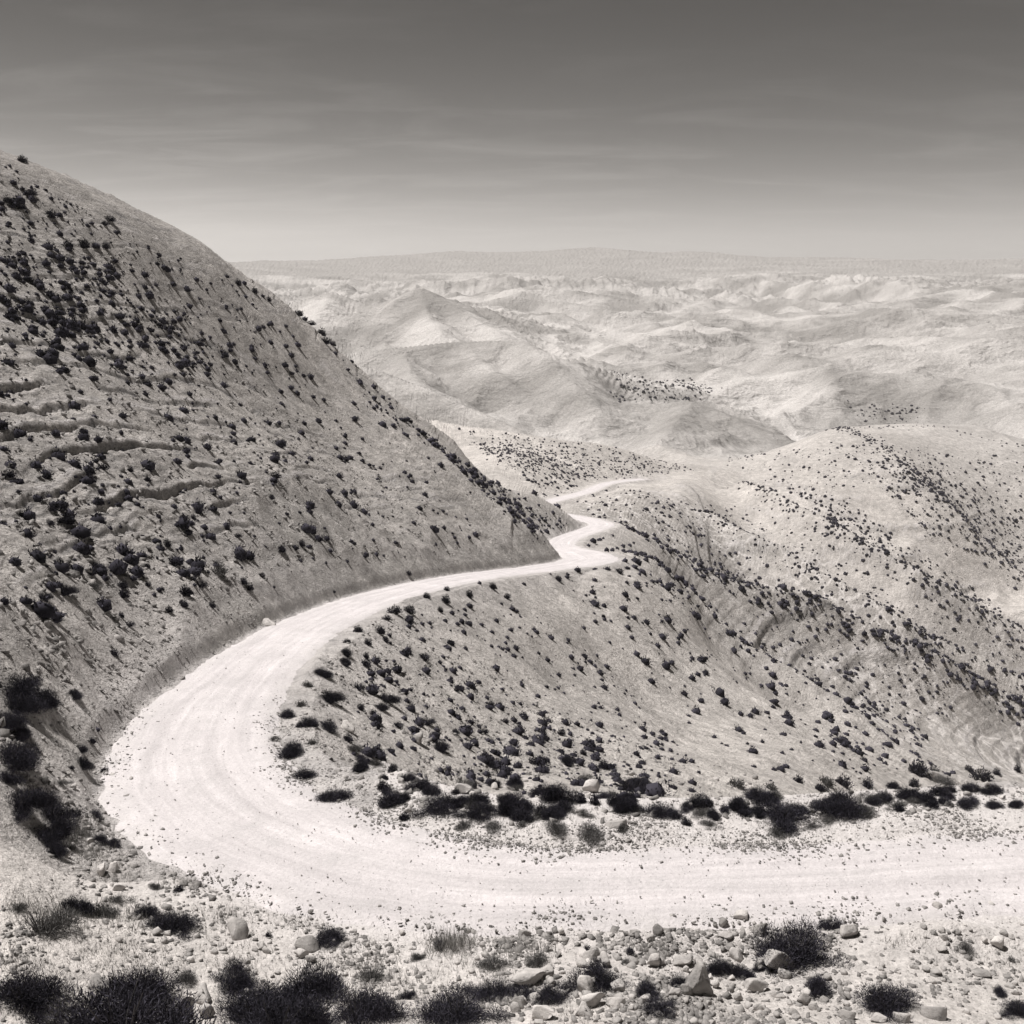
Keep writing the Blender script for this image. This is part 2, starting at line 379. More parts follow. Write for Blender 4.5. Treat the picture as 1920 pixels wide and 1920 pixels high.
def land(x, y, fine=True):
    """height of the ground, plus masks used by the materials"""
    r = np.hypot(x, y)
    z = tps(x, y)
    for P, amp, reach in CRESTS:
        P = np.array(P)
        lo = P[:, :2].min(0) - reach * 5; hi = P[:, :2].max(0) + reach * 5
        m = (x > lo[0]) & (x < hi[0]) & (y > lo[1]) & (y < hi[1])
        if m.any():
            d, _, _, _ = seg_dist(x[m], y[m], P)
            z[m] += amp * np.exp(-np.sqrt(d * d + 0.15 * reach * reach) / reach) * 1.3
    z += spur_relief(x, y, r, fine)
    fn = far_noise(x, y, r)
    zf = z + fn
    m = r > 430
    if m.any():
        xm, ym, rm = x[m], y[m], r[m]
        zt = zf[m]
        wob = 0.12 * rm ** 0.5 * gnoise(xm / 60, ym / 60, 5)
        for P, sl, rnd in TENTS:
            d, v, sd, arc = seg_dist(xm, ym, P)
            lam = 46 + rnd * 6
            rib = gnoise(xm / lam, ym / lam, 31)
            rib2 = gnoise(xm / (lam * .4), ym / (lam * .4), 33) * (1 - sstep(lam * 12, lam * 24, rm))
            tent = v - sl * (np.sqrt(d * d + rnd * rnd) - rnd) * (1 + 0.35 * sstep(0, 260, d) * -1)
            tent += (np.abs(rib) * -2.4 + 0.45) * np.minimum(d * 0.22, lam * 0.16 + 6) - np.abs(rib2) * np.minimum(d * 0.18, lam * 0.10 + 2) + wob * 0.5
            zt = smax(tent, zt, 4.0 + rnd * 0.5)
        z[m] = zt
    z = np.where(r > 430, z, zf)
    d, zr, side, arc = road_info(x, y)
    hw = road_half(x, y)
    e = d - hw
    near = sstep(0.2, 5.0, e)
    masks = {}
    if fine:
        # uneven ground
        rk = sstep(26, 60, r)
        h = np.zeros(x.shape)
        for i, (lam, amp, lo) in enumerate(((34., 1.7, 1), (15., .95, 1), (7., .52, .5), (3.2, .27, .5), (1.5, .14, .55), (.7, .06, .8), (.33, .026, 1.0))):
            fade = (1 - sstep(lam * 90, lam * 230, r)) * (1 - sstep(450, 850, r))
            k = (lo + (1 - lo) * rk) if lam < 10 else rk
            h += amp * fade * k * gnoise(x / lam + 3.1 * i, y / lam - 1.7 * i, 40 + i)
        # downhill rills, running to the right and away
        ca, sa = cos(radians(-38)), sin(radians(-38))
        u_ = x * ca + y * sa; v_ = -x * sa + y * ca
        wu = v_ + 2.5 * gnoise(x / 14, y / 14, 91)
        rill = np.abs(gnoise(wu / 6.5, u_ / 46, 92)) * 1.0 + 0.5 * np.abs(gnoise(wu / 2.8, u_ / 22, 93))
        slopemask = sstep(2, 14, e) * (side < 0) * (1 - sstep(380, 560, r)) * sstep(34, 60, r)
        h -= 0.75 * rill * slopemask
        # beds of rock that stand out of the left hill and of the far spurs
        bed = z + (.05 + .12 * (1 - sstep(-14, -2, z))) * (y - 75) + 0.9 * gnoise(x / 34, y / 34, 51) + 0.28 * gnoise(x / 8, y / 8, 52) + .12 * gnoise(x / 2.2, y / 2.2, 55)
        hillm = (side > 0) * sstep(2, 9, e) * sstep(30, 44, r) * (1 - sstep(200, 240, r))
        pres = sstep(-0.08, 0.22, gnoise(x / 22 + 4, y / 22, 53) + 0.30 * sstep(-14, 2, z) * 0.5 - 0.02)
        _c = pr(130, 780, 74); out = np.exp(-((x - _c[0]) ** 2 + (y - _c[1]) ** 2) / (2 * 11.0 ** 2)) + .4 * np.exp(-((x + 26) ** 2 + (y - 100) ** 2) / (2 * 16.0 ** 2))
        pres = np.clip(pres + out * 1.3, 0, 1.6)
        pres = np.clip(pres + .55, 0, 1.5) * sstep(-.10, .16, gnoise((y + .5 * x) / 15, bed / 1.5, 56) + .08)
        per = 1.35
        ph = bed / per; fr = ph - np.floor(ph)
        ledge = (sstep(0.44, 0.56, fr) - fr) * per
        lk = (0.06 + .09 * np.clip(out, 0, 1)) * pres * hillm
        h += ledge * lk
        h -= (.10 + .22 * np.clip(out, 0, 1)) * np.exp(-((fr - .5) / .07) ** 2) * np.clip(pres, 0, 1) * hillm
        rocky = hillm * sstep(-.1, .3, gnoise(x / 17, y / 17, 57) + .1)
        h += rocky * ((.34 - np.abs(gnoise(x / 2.3, y / 2.3, 58)) * 1.5) * .34 + (.3 - np.abs(gnoise(x / .95, y / .95, 59)) * 1.5) * .16)
        per2 = 0.52; ph2 = bed / per2; fr2 = ph2 - np.floor(ph2)
        h += (sstep(0.4, 0.62, fr2) - fr2) * per2 * 0.26 * sstep(-0.05, .2, gnoise(x / 13, y / 13, 54)) * hillm
        # sheep walks: narrow level treads along the right-hand slopes
        bed3 = z + 0.8 * gnoise(x / 18, y / 18, 61)
        fr3 = bed3 / 1.7 - np.floor(bed3 / 1.7)
        walk = slopemask * sstep(150, 175, r) * (1 - sstep(420, 600, r))
        h += (sstep(0.3, 0.6, fr3) - fr3) * 1.7 * 0.20 * walk
        # ledges of harder rock across the right-hand spurs
        bedr = z - .03 * x + 1.6 * gnoise(x / 60, y / 60, 64) + .5 * gnoise(x / 14, y / 14, 65)
        frr = bedr / 5.5 - np.floor(bedr / 5.5)
        pr_ = sstep(0.0, .18, gnoise(x / 38, bedr / 7, 67)) * sstep(2, 14, e) * (side < 0) * sstep(200, 260, r) * (1 - sstep(600, 700, r))
        h += (sstep(.42, .56, frr) - frr) * 5.5 * .20 * pr_
        fr = np.where(pr_ > .02, frr, fr)
        masks['bed'] = (fr, fr2, np.maximum(pres * hillm, pr_))
        masks['walk'] = walk
        h *= near * np.where(r < 30, 0.8, 1.0)
        z = z + h
        # small heaps of graded earth along the near edge of the road
        heap = np.exp(-((e - 0.9) / 0.55) ** 2) * (side > 0) * (r < 34) * (x > 0.5)
        z = z + heap * np.clip(0.16 + 0.55 * gnoise(x / 2.2, y / 2.2, 95), 0, 1) * 0.9
    # cut bank above the road, fill below it
    je = (gnoise(x / 2.6, y / 2.6, 96) * 0.5 + gnoise(x / 6.5, y / 6.5, 97) * 0.8) * sstep(40, 60, r) if fine else 0.0
    ee = np.maximum(e + np.where(e > 0.5, je, 0) * sstep(0.5, 3, e), 0)
    wk = sstep(24, 40, r) * 0.50
    hi_ = zr + ee * (0.55 + wk) + 0.02 + (np.minimum(ee, 2) * (0.20 * gnoise(x / 2.2, y / 2.2, 98) + 0.10 * gnoise(x / .9, y / .9, 99)) if fine else 0)
    lo_ = zr - np.maximum(ee - 1.3 - 1.5 * (r < 34), 0) * 0.62 - 0.01 * ee
    rm_ = d < 60
    zc = np.clip(z, lo_, np.maximum(hi_, lo_ + 0.01))
    far_side = sstep(7, 16, e)
    zcl = zc + (z - zc) * far_side
    cut = np.where(rm_, sstep(0.1, 1.2, z - hi_) * (e > 0.3) * (1 - far_side), 0)
    z = np.where(rm_, zcl, z)
    z = np.where(rm_ & (e < 0), zr - 0.05, np.where(rm_ & (e < 0.8), zr - 0.05 + (z - zr + 0.05) * sstep(0, 0.8, e), z))
    return z, e, side, cut, masks

# ------------------------------------------------------------------ the sheet of ground
AZV = radians(27.5)
NA, NR = 960, 1010
_in = np.linspace(-AZV, AZV, NA - 60)
_out = AZV + (np.linspace(0, 1, 31)[1:] ** 1.6) * (radians(72) - AZV)
AZ = np.concatenate([-_out[::-1], _in, _out])
R0, R1 = 1.0, 17000.0
# rows are packed where the land faces the viewer
ca_ = np.linspace(-radians(72), radians(72), 145); cl_ = np.linspace(math.log(R0), math.log(R1), 1400)
gx = np.exp(cl_)[None] * np.sin(ca_)[:, None]; gy = np.exp(cl_)[None] * np.cos(ca_)[:, None]
gz = land(gx.ravel(), gy.ravel(), fine=False)[0].reshape(gx.shape)
tel = gz / np.exp(cl_)[None]
dt = np.diff(tel, axis=1, prepend=tel[:, :1])
cm = np.maximum.accumulate(tel, 1)
vis = tel >= cm - 0.004
wgt = np.where(vis, np.clip(dt, 0, None), 0) * F / 1.9 + 0.05 * (np.exp(cl_)[None] > 16) + 0.006
k = np.exp(-0.5 * (np.arange(-9, 10) / 3.5) ** 2); k /= k.sum()
wgt = np.apply_along_axis(lambda a: np.convolve(np.pad(a, 9, 'edge'), k, 'valid'), 0, wgt)
k2 = np.exp(-0.5 * (np.arange(-30, 31) / 12.) ** 2); k2 /= k2.sum()
wgt = np.apply_along_axis(lambda a: np.convolve(np.pad(a, 30, 'edge'), k2, 'valid'), 1, wgt)
cw = np.cumsum(wgt, 1); cw = (cw - cw[:, :1]) / (cw[:, -1:] - cw[:, :1])
tt = np.linspace(0, 1, NR)
LRc = np.stack([np.interp(tt, cw[i], cl_) for i in range(len(ca_))])
ia = np.interp(AZ, ca_, np.arange(len(ca_))); i0 = np.clip(ia.astype(int), 0, len(ca_) - 2); fa_ = (ia - i0)[:, None]
LR = LRc[i0] * (1 - fa_) + LRc[i0 + 1] * fa_
GX = (np.exp(LR) * np.sin(AZ)[:, None]); GY = (np.exp(LR) * np.cos(AZ)[:, None])
GZ, GE, GS, GCUT, GM = land(GX.ravel(), GY.ravel())
GZ = GZ.reshape(GX.shape); GE = GE.reshape(GX.shape); GS = GS.reshape(GX.shape); GCUT = GCUT.reshape(GX.shape)
GRR = np.exp(LR)
GTEL = GZ / GRR
GVIS = GTEL >= np.maximum.accumulate(GTEL, 1) - 1e-4
GPX, GPY = project(GX, GY, GZ)
# vertex normals of the whole sheet, so that its pieces join without a seam
Pv = np.stack([GX, GY, GZ], -1)
du = np.gradient(Pv, axis=0); dv = np.gradient(Pv, axis=1)
GN = np.cross(du, dv); GN /= np.linalg.norm(GN, axis=-1, keepdims=True)
GN *= np.sign(GN[..., 2:3])

# ------------------------------------------------------------------ materials
def mat(name):
    m = bpy.data.materials.new(name); m.use_nodes = True
    t = m.node_tree; t.nodes.clear()
    out = N(t, 'ShaderNodeOutputMaterial'); b = N(t, 'ShaderNodeBsdfPrincipled')
    b.inputs['Roughness'].default_value = 0.95
    b.inputs['Specular IOR Level'].default_value = 0.12
    t.links.new(b.outputs[0], out.inputs['Surface'])
    return m, t, b
def noise(t, vec, scale, detail=4, rough=0.55, dist=0.0):
    n = N(t, 'ShaderNodeTexNoise'); n.inputs['Scale'].default_value = scale; n.inputs['Detail'].default_value = detail
    n.inputs['Roughness'].default_value = rough; n.inputs['Distortion'].default_value = dist
    t.links.new(vec, n.inputs['Vector'])
    return n.outputs[0]
def rng(t, v, a, b, c, d, clamp=True):
    n = N(t, 'ShaderNodeMapRange'); n.clamp = clamp
    for i, q in enumerate((a, b, c, d)):
        n.inputs[i + 1].default_value = q
    t.links.new(v, n.inputs[0])
    return n.outputs[0]
def math_(t, op, a, b=None):
    n = N(t, 'ShaderNodeMath', operation=op)
    for i, q in enumerate((a, b)):
        if q is None: continue
        if isinstance(q, (int, float)): n.inputs[i].default_value = q
        else: t.links.new(q, n.inputs[i])
    return n.outputs[0]
def mix(t, f, a, b):
    n = N(t, 'ShaderNodeMix', data_type='RGBA')
    for s, q in ((0, f), (6, a), (7, b)):
        if isinstance(q, (int, float)): n.inputs[s].default_value = q
        elif isinstance(q, tuple): n.inputs[s].default_value = (*q, 1)
        else: t.links.new(q, n.inputs[s])
    return n.outputs[2]
def mulcol(t, c, f):
    n = N(t, 'ShaderNodeVectorMath', operation='SCALE')
    if isinstance(c, tuple): n.inputs[0].default_value = c
    else: t.links.new(c, n.inputs[0])
    t.links.new(f, n.inputs['Scale'])
    return n.outputs[0]
def attr(t, name):
    n = N(t, 'ShaderNodeAttribute', attribute_name=name)
    return n.outputs['Fac']
def pos(t):
    return N(t, 'ShaderNodeNewGeometry').outputs['Position']
def bump(t, b, h, dist, strength=1.0):
    n = N(t, 'ShaderNodeBump'); n.inputs['Distance'].default_value = dist; n.inputs['Strength'].default_value = strength
    t.links.new(h, n.inputs['Height'])
    t.links.new(n.outputs[0], b.inputs['Normal'])

DUST = (0.57, 0.543, 0.535); CUTC = (0.41, 0.39, 0.373); ROCK = (0.22, 0.212, 0.212)
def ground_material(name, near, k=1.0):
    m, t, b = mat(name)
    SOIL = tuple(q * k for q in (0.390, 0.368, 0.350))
    P = pos(t)
    c = mix(t, rng(t, noise(t, P, 0.11, 5, .6), .36, .66, 0, 1), SOIL, tuple(q * 1.28 for q in SOIL))
    c = mix(t, rng(t, noise(t, P, 0.021, 3), .4, .62, 0, .5), c, tuple(q * .78 for q in SOIL))
    # outcropping beds
    c = mix(t, math_(t, 'MULTIPLY', attr(t, 'bed'), rng(t, noise(t, P, 0.5, 4, .65), .40, .62, 0, .9)), c, ROCK)
    # bank cut by the grader
    c = mix(t, math_(t, 'MULTIPLY', attr(t, 'cut'), rng(t, noise(t, P, .45, 5, .65), .3, .6, .45, 1)), c, CUTC)
    # pale trodden lines of sheep and goats
    mp = N(t, 'ShaderNodeMapping'); mp.inputs['Scale'].default_value = (0.26, 0.10, 0.16)
    mp.inputs['Rotation'].default_value = (0, 0, radians(28))
    wv = N(t, 'ShaderNodeVectorMath', operation='ADD')
    nw = N(t, 'ShaderNodeTexNoise'); nw.inputs['Scale'].default_value = .09; nw.inputs['Detail'].default_value = 3
    t.links.new(P, nw.inputs['Vector'])
    sc = N(t, 'ShaderNodeVectorMath', operation='SCALE'); sc.inputs['Scale'].default_value = 9.0
    t.links.new(nw.outputs['Color'], sc.inputs[0]); t.links.new(P, wv.inputs[0]); t.links.new(sc.outputs[0], wv.inputs[1])
    t.links.new(wv.outputs[0], mp.inputs['Vector'])
    vo = N(t, 'ShaderNodeTexVoronoi', feature='DISTANCE_TO_EDGE'); vo.inputs['Scale'].default_value = 1.0
    t.links.new(mp.outputs[0], vo.inputs['Vector'])
    ln = rng(t, vo.outputs['Distance'], .02, .11, 1, 0)
    ln = math_(t, 'MULTIPLY', ln, rng(t, noise(t, P, .02, 3), .40, .52, 0, 1))
    c = mix(t, math_(t, 'MULTIPLY', math_(t, 'MULTIPLY', attr(t, 'walk'), ln), .95), mulcol(t, c, rng(t, attr(t, 'walk'), 0, 1, 1, .80)), (.64, .61, .59))
    # dust blown off the road, trampled chalk of the far hills
    c = mix(t, math_(t, 'MULTIPLY', attr(t, 'dust'), rng(t, noise(t, P, .8, 4, .6), .3, .7, .65, 1)), c, DUST)
    c = mix(t, attr(t, 'chalk'), c, mix(t, rng(t, noise(t, P, 0.004, 6, .6), .40, .60, 0, 1), (.29, .277, .266), (.57, .548, .532)))
    # the scrub-covered plateau on the skyline is darker than the chalk
    c = mix(t, math_(t, 'MULTIPLY', attr(t, 'plateau'), rng(t, noise(t, P, .0016, 4, .6), .36, .6, .55, 1)), c, (.38, .364, .351))
    # stony speckle
    g1 = rng(t, noise(t, P, 2.2, 3, .7), .3, .7, .80, 1.2)
    g2 = rng(t, noise(t, P, 9.0, 2, .7), .3, .7, .78, 1.22)
    dk = rng(t, attr(t, 'dust'), 0, 1, 1, .35)
    c0 = c; c = mulcol(t, c, math_(t, 'MULTIPLY', g1, g2)); c = mix(t, dk, c0, c)
    vs = N(t, 'ShaderNodeTexVoronoi'); vs.inputs['Scale'].default_value = 3.4; t.links.new(P, vs.inputs['Vector'])
    spot = math_(t, 'MULTIPLY', rng(t, vs.outputs['Distance'], .10, .2, 1, 0), rng(t, noise(t, P, .35, 3), .5, .62, 0, 1))
    c = mix(t, math_(t, 'MULTIPLY', math_(t, 'MULTIPLY', spot, .75), dk), c, (.13, .126, .128))
    if not near:                         # small plants and stones too far off to be built
        v2 = N(t, 'ShaderNodeTexVoronoi'); v2.inputs['Scale'].default_value = .95; v2.inputs['Randomness'].default_value = 1.0
        t.links.new(P, v2.inputs['Vector'])
        sp2 = math_(t, 'MULTIPLY', rng(t, v2.outputs['Distance'], .08, .20, 1, 0), rng(t, noise(t, P, .12, 3), .44, .60, 0, 1))
        c = mix(t, math_(t, 'MULTIPLY', sp2, .7), c, (.09, .087, .092))
        c = mulcol(t, c, rng(t, noise(t, P, .42, 6, .72), .34, .66, .74, 1.24))
    c = mix(t, math_(t, 'MULTIPLY', attr(t, 'lip'), rng(t, noise(t, P, .3, 4, .6), .42, .56, 0, .8)), c, DUST)
    t.links.new(c, b.inputs['Base Color'])
    hh = math_(t, 'ADD', math_(t, 'MULTIPLY', noise(t, P, 1.3, 6, .68), 1.0), math_(t, 'MULTIPLY', noise(t, P, 7.0, 4, .7), .32))
    if not near:
        def ridged(sc_, d_):
            return math_(t, 'ABSOLUTE', math_(t, 'SUBTRACT', noise(t, P, sc_, d_, .6, .4), .5))
        fh = math_(t, 'ADD', math_(t, 'MULTIPLY', ridged(.009, 4), -34.0), math_(t, 'MULTIPLY', ridged(.03, 4), -12.0))
        hh = math_(t, 'ADD', hh, math_(t, 'MULTIPLY', fh, attr(t, 'chalk')))
    bump(t, b, hh, 0.9 if not near else 0.30, 0.85)
    return m
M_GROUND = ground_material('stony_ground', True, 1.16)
M_HILL = ground_material('hillside_ground', False, 1.10)  # same soil as the slope, toned darker: sun angle put into its colour
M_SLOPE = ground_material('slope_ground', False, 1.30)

def road_material():
    m, t, b = mat('chalk_road')
    P = pos(t)
    a = attr(t, 'across')
    tr = rng(t, noise(t, P, .35, 5, .6), .35, .65, .93, 1.05)
    cv = N(t, 'ShaderNodeCombineXYZ'); t.links.new(math_(t, 'MULTIPLY', attr(t, 'along'), .05), cv.inputs[0]); t.links.new(math_(t, 'MULTIPLY', a, 3.2), cv.inputs[1])
    tr = math_(t, 'MULTIPLY', tr, rng(t, noise(t, cv.outputs[0], 1.6, 6, .7), .32, .68, .82, 1.12))
    c = mulcol(t, (.60, .568, .572), tr)
    edge = math_(t, 'MULTIPLY', rng(t, math_(t, 'ABSOLUTE', a), .62, 1.0, 0, 1), rng(t, noise(t, P, 1.1, 5, .7), .36, .60, 0, 1))
    c = mix(t, edge, c, DUST)
    # wheel tracks, a little smoother and paler, with loose crushed stone between
    tw = math_(t, 'ABSOLUTE', math_(t, 'SUBTRACT', math_(t, 'ABSOLUTE', a), .36))
    loose = math_(t, 'MULTIPLY', rng(t, tw, .10, .24, 0, 1), rng(t, noise(t, P, .9, 6, .7), .45, .68, 0, .55))
    c = mix(t, loose, c, (.47, .452, .452))
    vs = N(t, 'ShaderNodeTexVoronoi'); vs.inputs['Scale'].default_value = 4.2; t.links.new(P, vs.inputs['Vector'])
    spot = math_(t, 'MULTIPLY', rng(t, vs.outputs['Distance'], .06, .13, 1, 0), rng(t, noise(t, P, .5, 4), .42, .62, 0, 1))
    c = mix(t, math_(t, 'MULTIPLY', spot, .7), c, (.24, .23, .235))
    c = mulcol(t, c, rng(t, noise(t, P, 11, 3, .7), .3, .7, .90, 1.10))
    t.links.new(c, b.inputs['Base Color'])
    bump(t, b, noise(t, P, 2.2, 7, .75), .22, .6)
    return m
M_ROAD = road_material()

def plant_material(name, col, var):
    m, t, b = mat(name)
    oi = N(t, 'ShaderNodeObjectInfo')
    f = rng(t, noise(t, pos(t), 2.2, 2), .3, .7, 1 - var, 1 + var)
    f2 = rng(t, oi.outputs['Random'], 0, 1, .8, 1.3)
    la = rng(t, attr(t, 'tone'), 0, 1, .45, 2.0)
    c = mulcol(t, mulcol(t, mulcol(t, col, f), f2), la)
    t.links.new(c, b.inputs['Base Color'])
    b.inputs['Specular IOR Level'].default_value = 0.05
    return m
M_SHRUB = plant_material('dark_shrub_leaf', (.037, .035, .044), .3)
M_GREY = plant_material('grey_shrub_leaf', (.105, .102, .100), .25)
M_STEM = plant_material('woody_stem', (.060, .056, .058), .2)
M_DRY = plant_material('dry_grass', (.25, .243, .232), .25)

def rock_material():
    m, t, b = mat('limestone')
    oi = N(t, 'ShaderNodeObjectInfo'); P = pos(t)
    c = mix(t, rng(t, noise(t, P, 2.5, 6, .65), .35, .68, 0, 1), (.47, .447, .430), (.25, .238, .230))
    c = mulcol(t, c, rng(t, oi.outputs['Random'], 0, 1, .68, 1.22))
    c = mulcol(t, c, rng(t, attr(t, 'chip_tone'), 0, 1, 1.15, .60))
    pit = rng(t, noise(t, P, 14, 4, .7), .56, .7, 1, .62)
    c = mulcol(t, c, pit)
    t.links.new(c, b.inputs['Base Color'])
    bump(t, b, math_(t, 'ADD', noise(t, P, 5, 6, .7), math_(t, 'MULTIPLY', noise(t, P, 24, 3, .7), .3)), .06, .8)
    return m
M_ROCK = rock_material()

# ------------------------------------------------------------------ ground, hillside, valley slope, hills
def dress(o, label=None, cat=None, group=None, kind=None):
    for k_, v_ in (('label', label), ('category', cat), ('group', group), ('kind', kind)):
        if v_: o[k_] = v_
    return o
def mesh_from(name, V, faces_flat, fs, m=None):
    me = bpy.data.meshes.new(name)
    V = np.asarray(V, np.float32)
    me.vertices.add(len(V)); me.vertices.foreach_set('co', V.ravel())
    nf = len(faces_flat) // fs
    me.loops.add(nf * fs); me.loops.foreach_set('vertex_index', np.asarray(faces_flat, np.int32).ravel())
    me.polygons.add(nf); me.polygons.foreach_set('loop_start', np.arange(0, nf * fs, fs, dtype=np.int32))
    me.update(calc_edges=True)
    if m: me.materials.append(m)
    return me
def link(name, me, parent=None, loc=None, rot=None, scale=None):
    o = bpy.data.objects.new(name, me); COL.objects.link(o)
    if parent is not None: o.parent = parent
    if loc is not None: o.location = loc
    if rot is not None: o.rotation_euler = rot
    if scale is not None: o.scale = scale
    return o

idx = np.arange(GX.size).reshape(GX.shape)
quads = np.stack([idx[:-1, :-1], idx[1:, :-1], idx[1:, 1:], idx[:-1, 1:]], -1).reshape(-1, 4)
fx = GX[:-1, :-1].ravel(); fy = GY[:-1, :-1].ravel(); fr_ = GRR[:-1, :-1].ravel(); fside = GS[:-1, :-1].ravel(); fe = GE[:-1, :-1].ravel()
region = np.full(len(quads), 2)
region[(fside > 0) & (fr_ < 300)] = 1
region[((fside > 0) & (fy < 25.5 + 0.25 * np.minimum(fx + 6, 0)) & (fr_ < 40)) | (fr_ < 16)] = 0
region[(fside < 0) & (fe < 4.5) & (fr_ < 33) & (fx > -4)] = 0
region[fr_ > 640] = 3
bedf = GM['bed']
_o = pr(130, 780, 74); outc = np.exp(-((GX - _o[0]) ** 2 + (GY - _o[1]) ** 2) / (2 * 13.0 ** 2)) * (GS > 0)
bedmask = .5 * outc + (np.maximum(1.25 * sstep(.40, .46, bedf[0]) * (1 - sstep(.53, .59, bedf[0])), 0.6 * sstep(.4, .48, bedf[1]) * (1 - sstep(.55, .65, bedf[1]))) * bedf[2]).reshape(GX.shape)
dustm = np.exp(-np.maximum(GE, 0) / 2.2) * (GE < 40)
dustm = np.maximum(dustm, 1.0 * (1 - sstep(3, 7, GE)) * (GS < 0) * (GRR < 36))
lipm = ((sstep(.62, .70, bedf[0]) * (1 - sstep(.74, .88, bedf[0])) + .7 * sstep(.62, .7, bedf[1]) * (1 - sstep(.75, .9, bedf[1]))) * np.clip(bedf[2], 0, 1)).reshape(GX.shape)
ATT = {'lip': lipm, 'bed': np.clip(bedmask, 0, 1), 'cut': GCUT, 'walk': GM['walk'].reshape(GX.shape), 'dust': dustm * (1 - GCUT), 'chalk': sstep(560, 900, GRR), 'plateau': sstep(5600, 6500, GRR + 700 * gnoise(GX / 900, GY / 900, 66))}
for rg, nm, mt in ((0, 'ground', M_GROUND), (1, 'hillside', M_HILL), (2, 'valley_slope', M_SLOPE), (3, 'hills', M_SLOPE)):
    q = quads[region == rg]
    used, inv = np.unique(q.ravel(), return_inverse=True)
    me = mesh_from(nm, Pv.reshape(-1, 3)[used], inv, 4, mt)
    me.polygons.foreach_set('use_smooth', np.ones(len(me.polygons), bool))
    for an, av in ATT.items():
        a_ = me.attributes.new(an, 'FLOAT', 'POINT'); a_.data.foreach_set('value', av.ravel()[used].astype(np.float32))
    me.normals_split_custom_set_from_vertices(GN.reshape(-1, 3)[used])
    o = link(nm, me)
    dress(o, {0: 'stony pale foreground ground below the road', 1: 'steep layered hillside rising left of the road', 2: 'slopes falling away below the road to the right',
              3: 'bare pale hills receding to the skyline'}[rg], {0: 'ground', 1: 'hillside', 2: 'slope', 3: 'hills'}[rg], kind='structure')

# the road: one pale sheet along its course, a little above the levelled ground
def build_road():
    C = RD.copy()
    T = np.gradient(C, axis=0); L = np.hypot(T[:, 0], T[:, 1]); nx, ny = -T[:, 1] / L, T[:, 0] / L
    # resample finely
    s = np.concatenate([[0], np.cumsum(np.hypot(np.diff(C[:, 0]), np.diff(C[:, 1])))])
    rr = np.hypot(C[:, 0], C[:, 1])
    ss = [0.0]
    while ss[-1] < s[-1]:
        ss.append(ss[-1] + 0.22 + 0.0035 * max(0, np.interp(ss[-1], s, rr) - 25))
    ss = np.array(ss)
    X = np.interp(ss, s, C[:, 0]); Y = np.interp(ss, s, C[:, 1]); Z = np.interp(ss, s, C[:, 2])
    NX = np.interp(ss, s, nx); NY = np.interp(ss, s, ny)
    q = np.hypot(NX, NY); NX /= q; NY /= q
    M = 33
    a = np.linspace(-1, 1, M)
    hw = road_half(X, Y)
    wl = 1 + 0.12 * gnoise(ss / 3.1, ss * 0, 11) + .09 * gnoise(ss / .9, ss * 0 + 3, 12) + .06 * gnoise(ss / .35, ss * 0 + 5, 17)
    wr = 1 + 0.12 * gnoise(ss / 3.1, ss * 0, 13) + .09 * gnoise(ss / .9, ss * 0 + 3, 14) + .06 * gnoise(ss / .35, ss * 0 + 5, 18)
    W = hw[:, None] * np.where(a[None] < 0, wl[:, None], wr[:, None]) * a[None] * 1.03
    VX = X[:, None] + NX[:, None] * W; VY = Y[:, None] + NY[:, None] * W
    prof = -0.045 * (np.exp(-((np.abs(a) - .36) / .13) ** 2))
    VZ = Z[:, None] + 0.035 + prof[None] - 0.10 * np.abs(a[None]) ** 8 + 0.03 * gnoise(VX / 1.6, VY / 1.6, 15) + 0.012 * gnoise(VX / .45, VY / .45, 16)
    ii = np.arange(VX.size).reshape(VX.shape)
    qd = np.stack([ii[:-1, :-1], ii[1:, :-1], ii[1:, 1:], ii[:-1, 1:]], -1).reshape(-1)
    me = mesh_from('road', np.stack([VX, VY, VZ], -1).reshape(-1, 3), qd, 4, M_ROAD)
    if me.polygons[0].normal.z < 0: me.flip_normals()
    me.polygons.foreach_set('use_smooth', np.ones(len(me.polygons), bool))
    at = me.attributes.new('across', 'FLOAT', 'POINT'); at.data.foreach_set('value', np.broadcast_to(a[None], VX.shape).astype(np.float32).ravel())
    at = me.attributes.new('along', 'FLOAT', 'POINT'); at.data.foreach_set('value', np.broadcast_to(ss[:, None], VX.shape).astype(np.float32).ravel())
    dress(link('road', me), 'pale chalk dirt road winding round the hill', 'road', kind='structure')
build_road()


# ------------------------------------------------------------------ finding the ground under a point of the photograph
_vm = GVIS & (GPX > -260) & (GPX < 2180) & (GPY > 200) & (GPY < 2060) & (GRR < 1500)
VPX, VPY, VX_, VY_, VZ_, VR_ = (a[_vm] for a in (GPX, GPY, GX, GY, GZ, GRR))
VE_, VS_ = GE[_vm], GS[_vm]
def ground_at(px, py):
    i = int(np.argmin((VPX - px) ** 2 + (VPY - py) ** 2))
    return i
def heights(x, y):
    return land(np.asarray(x, float), np.asarray(y, float))[0]
rnd = random.Random(7)
nrs = np.random.default_rng(11)

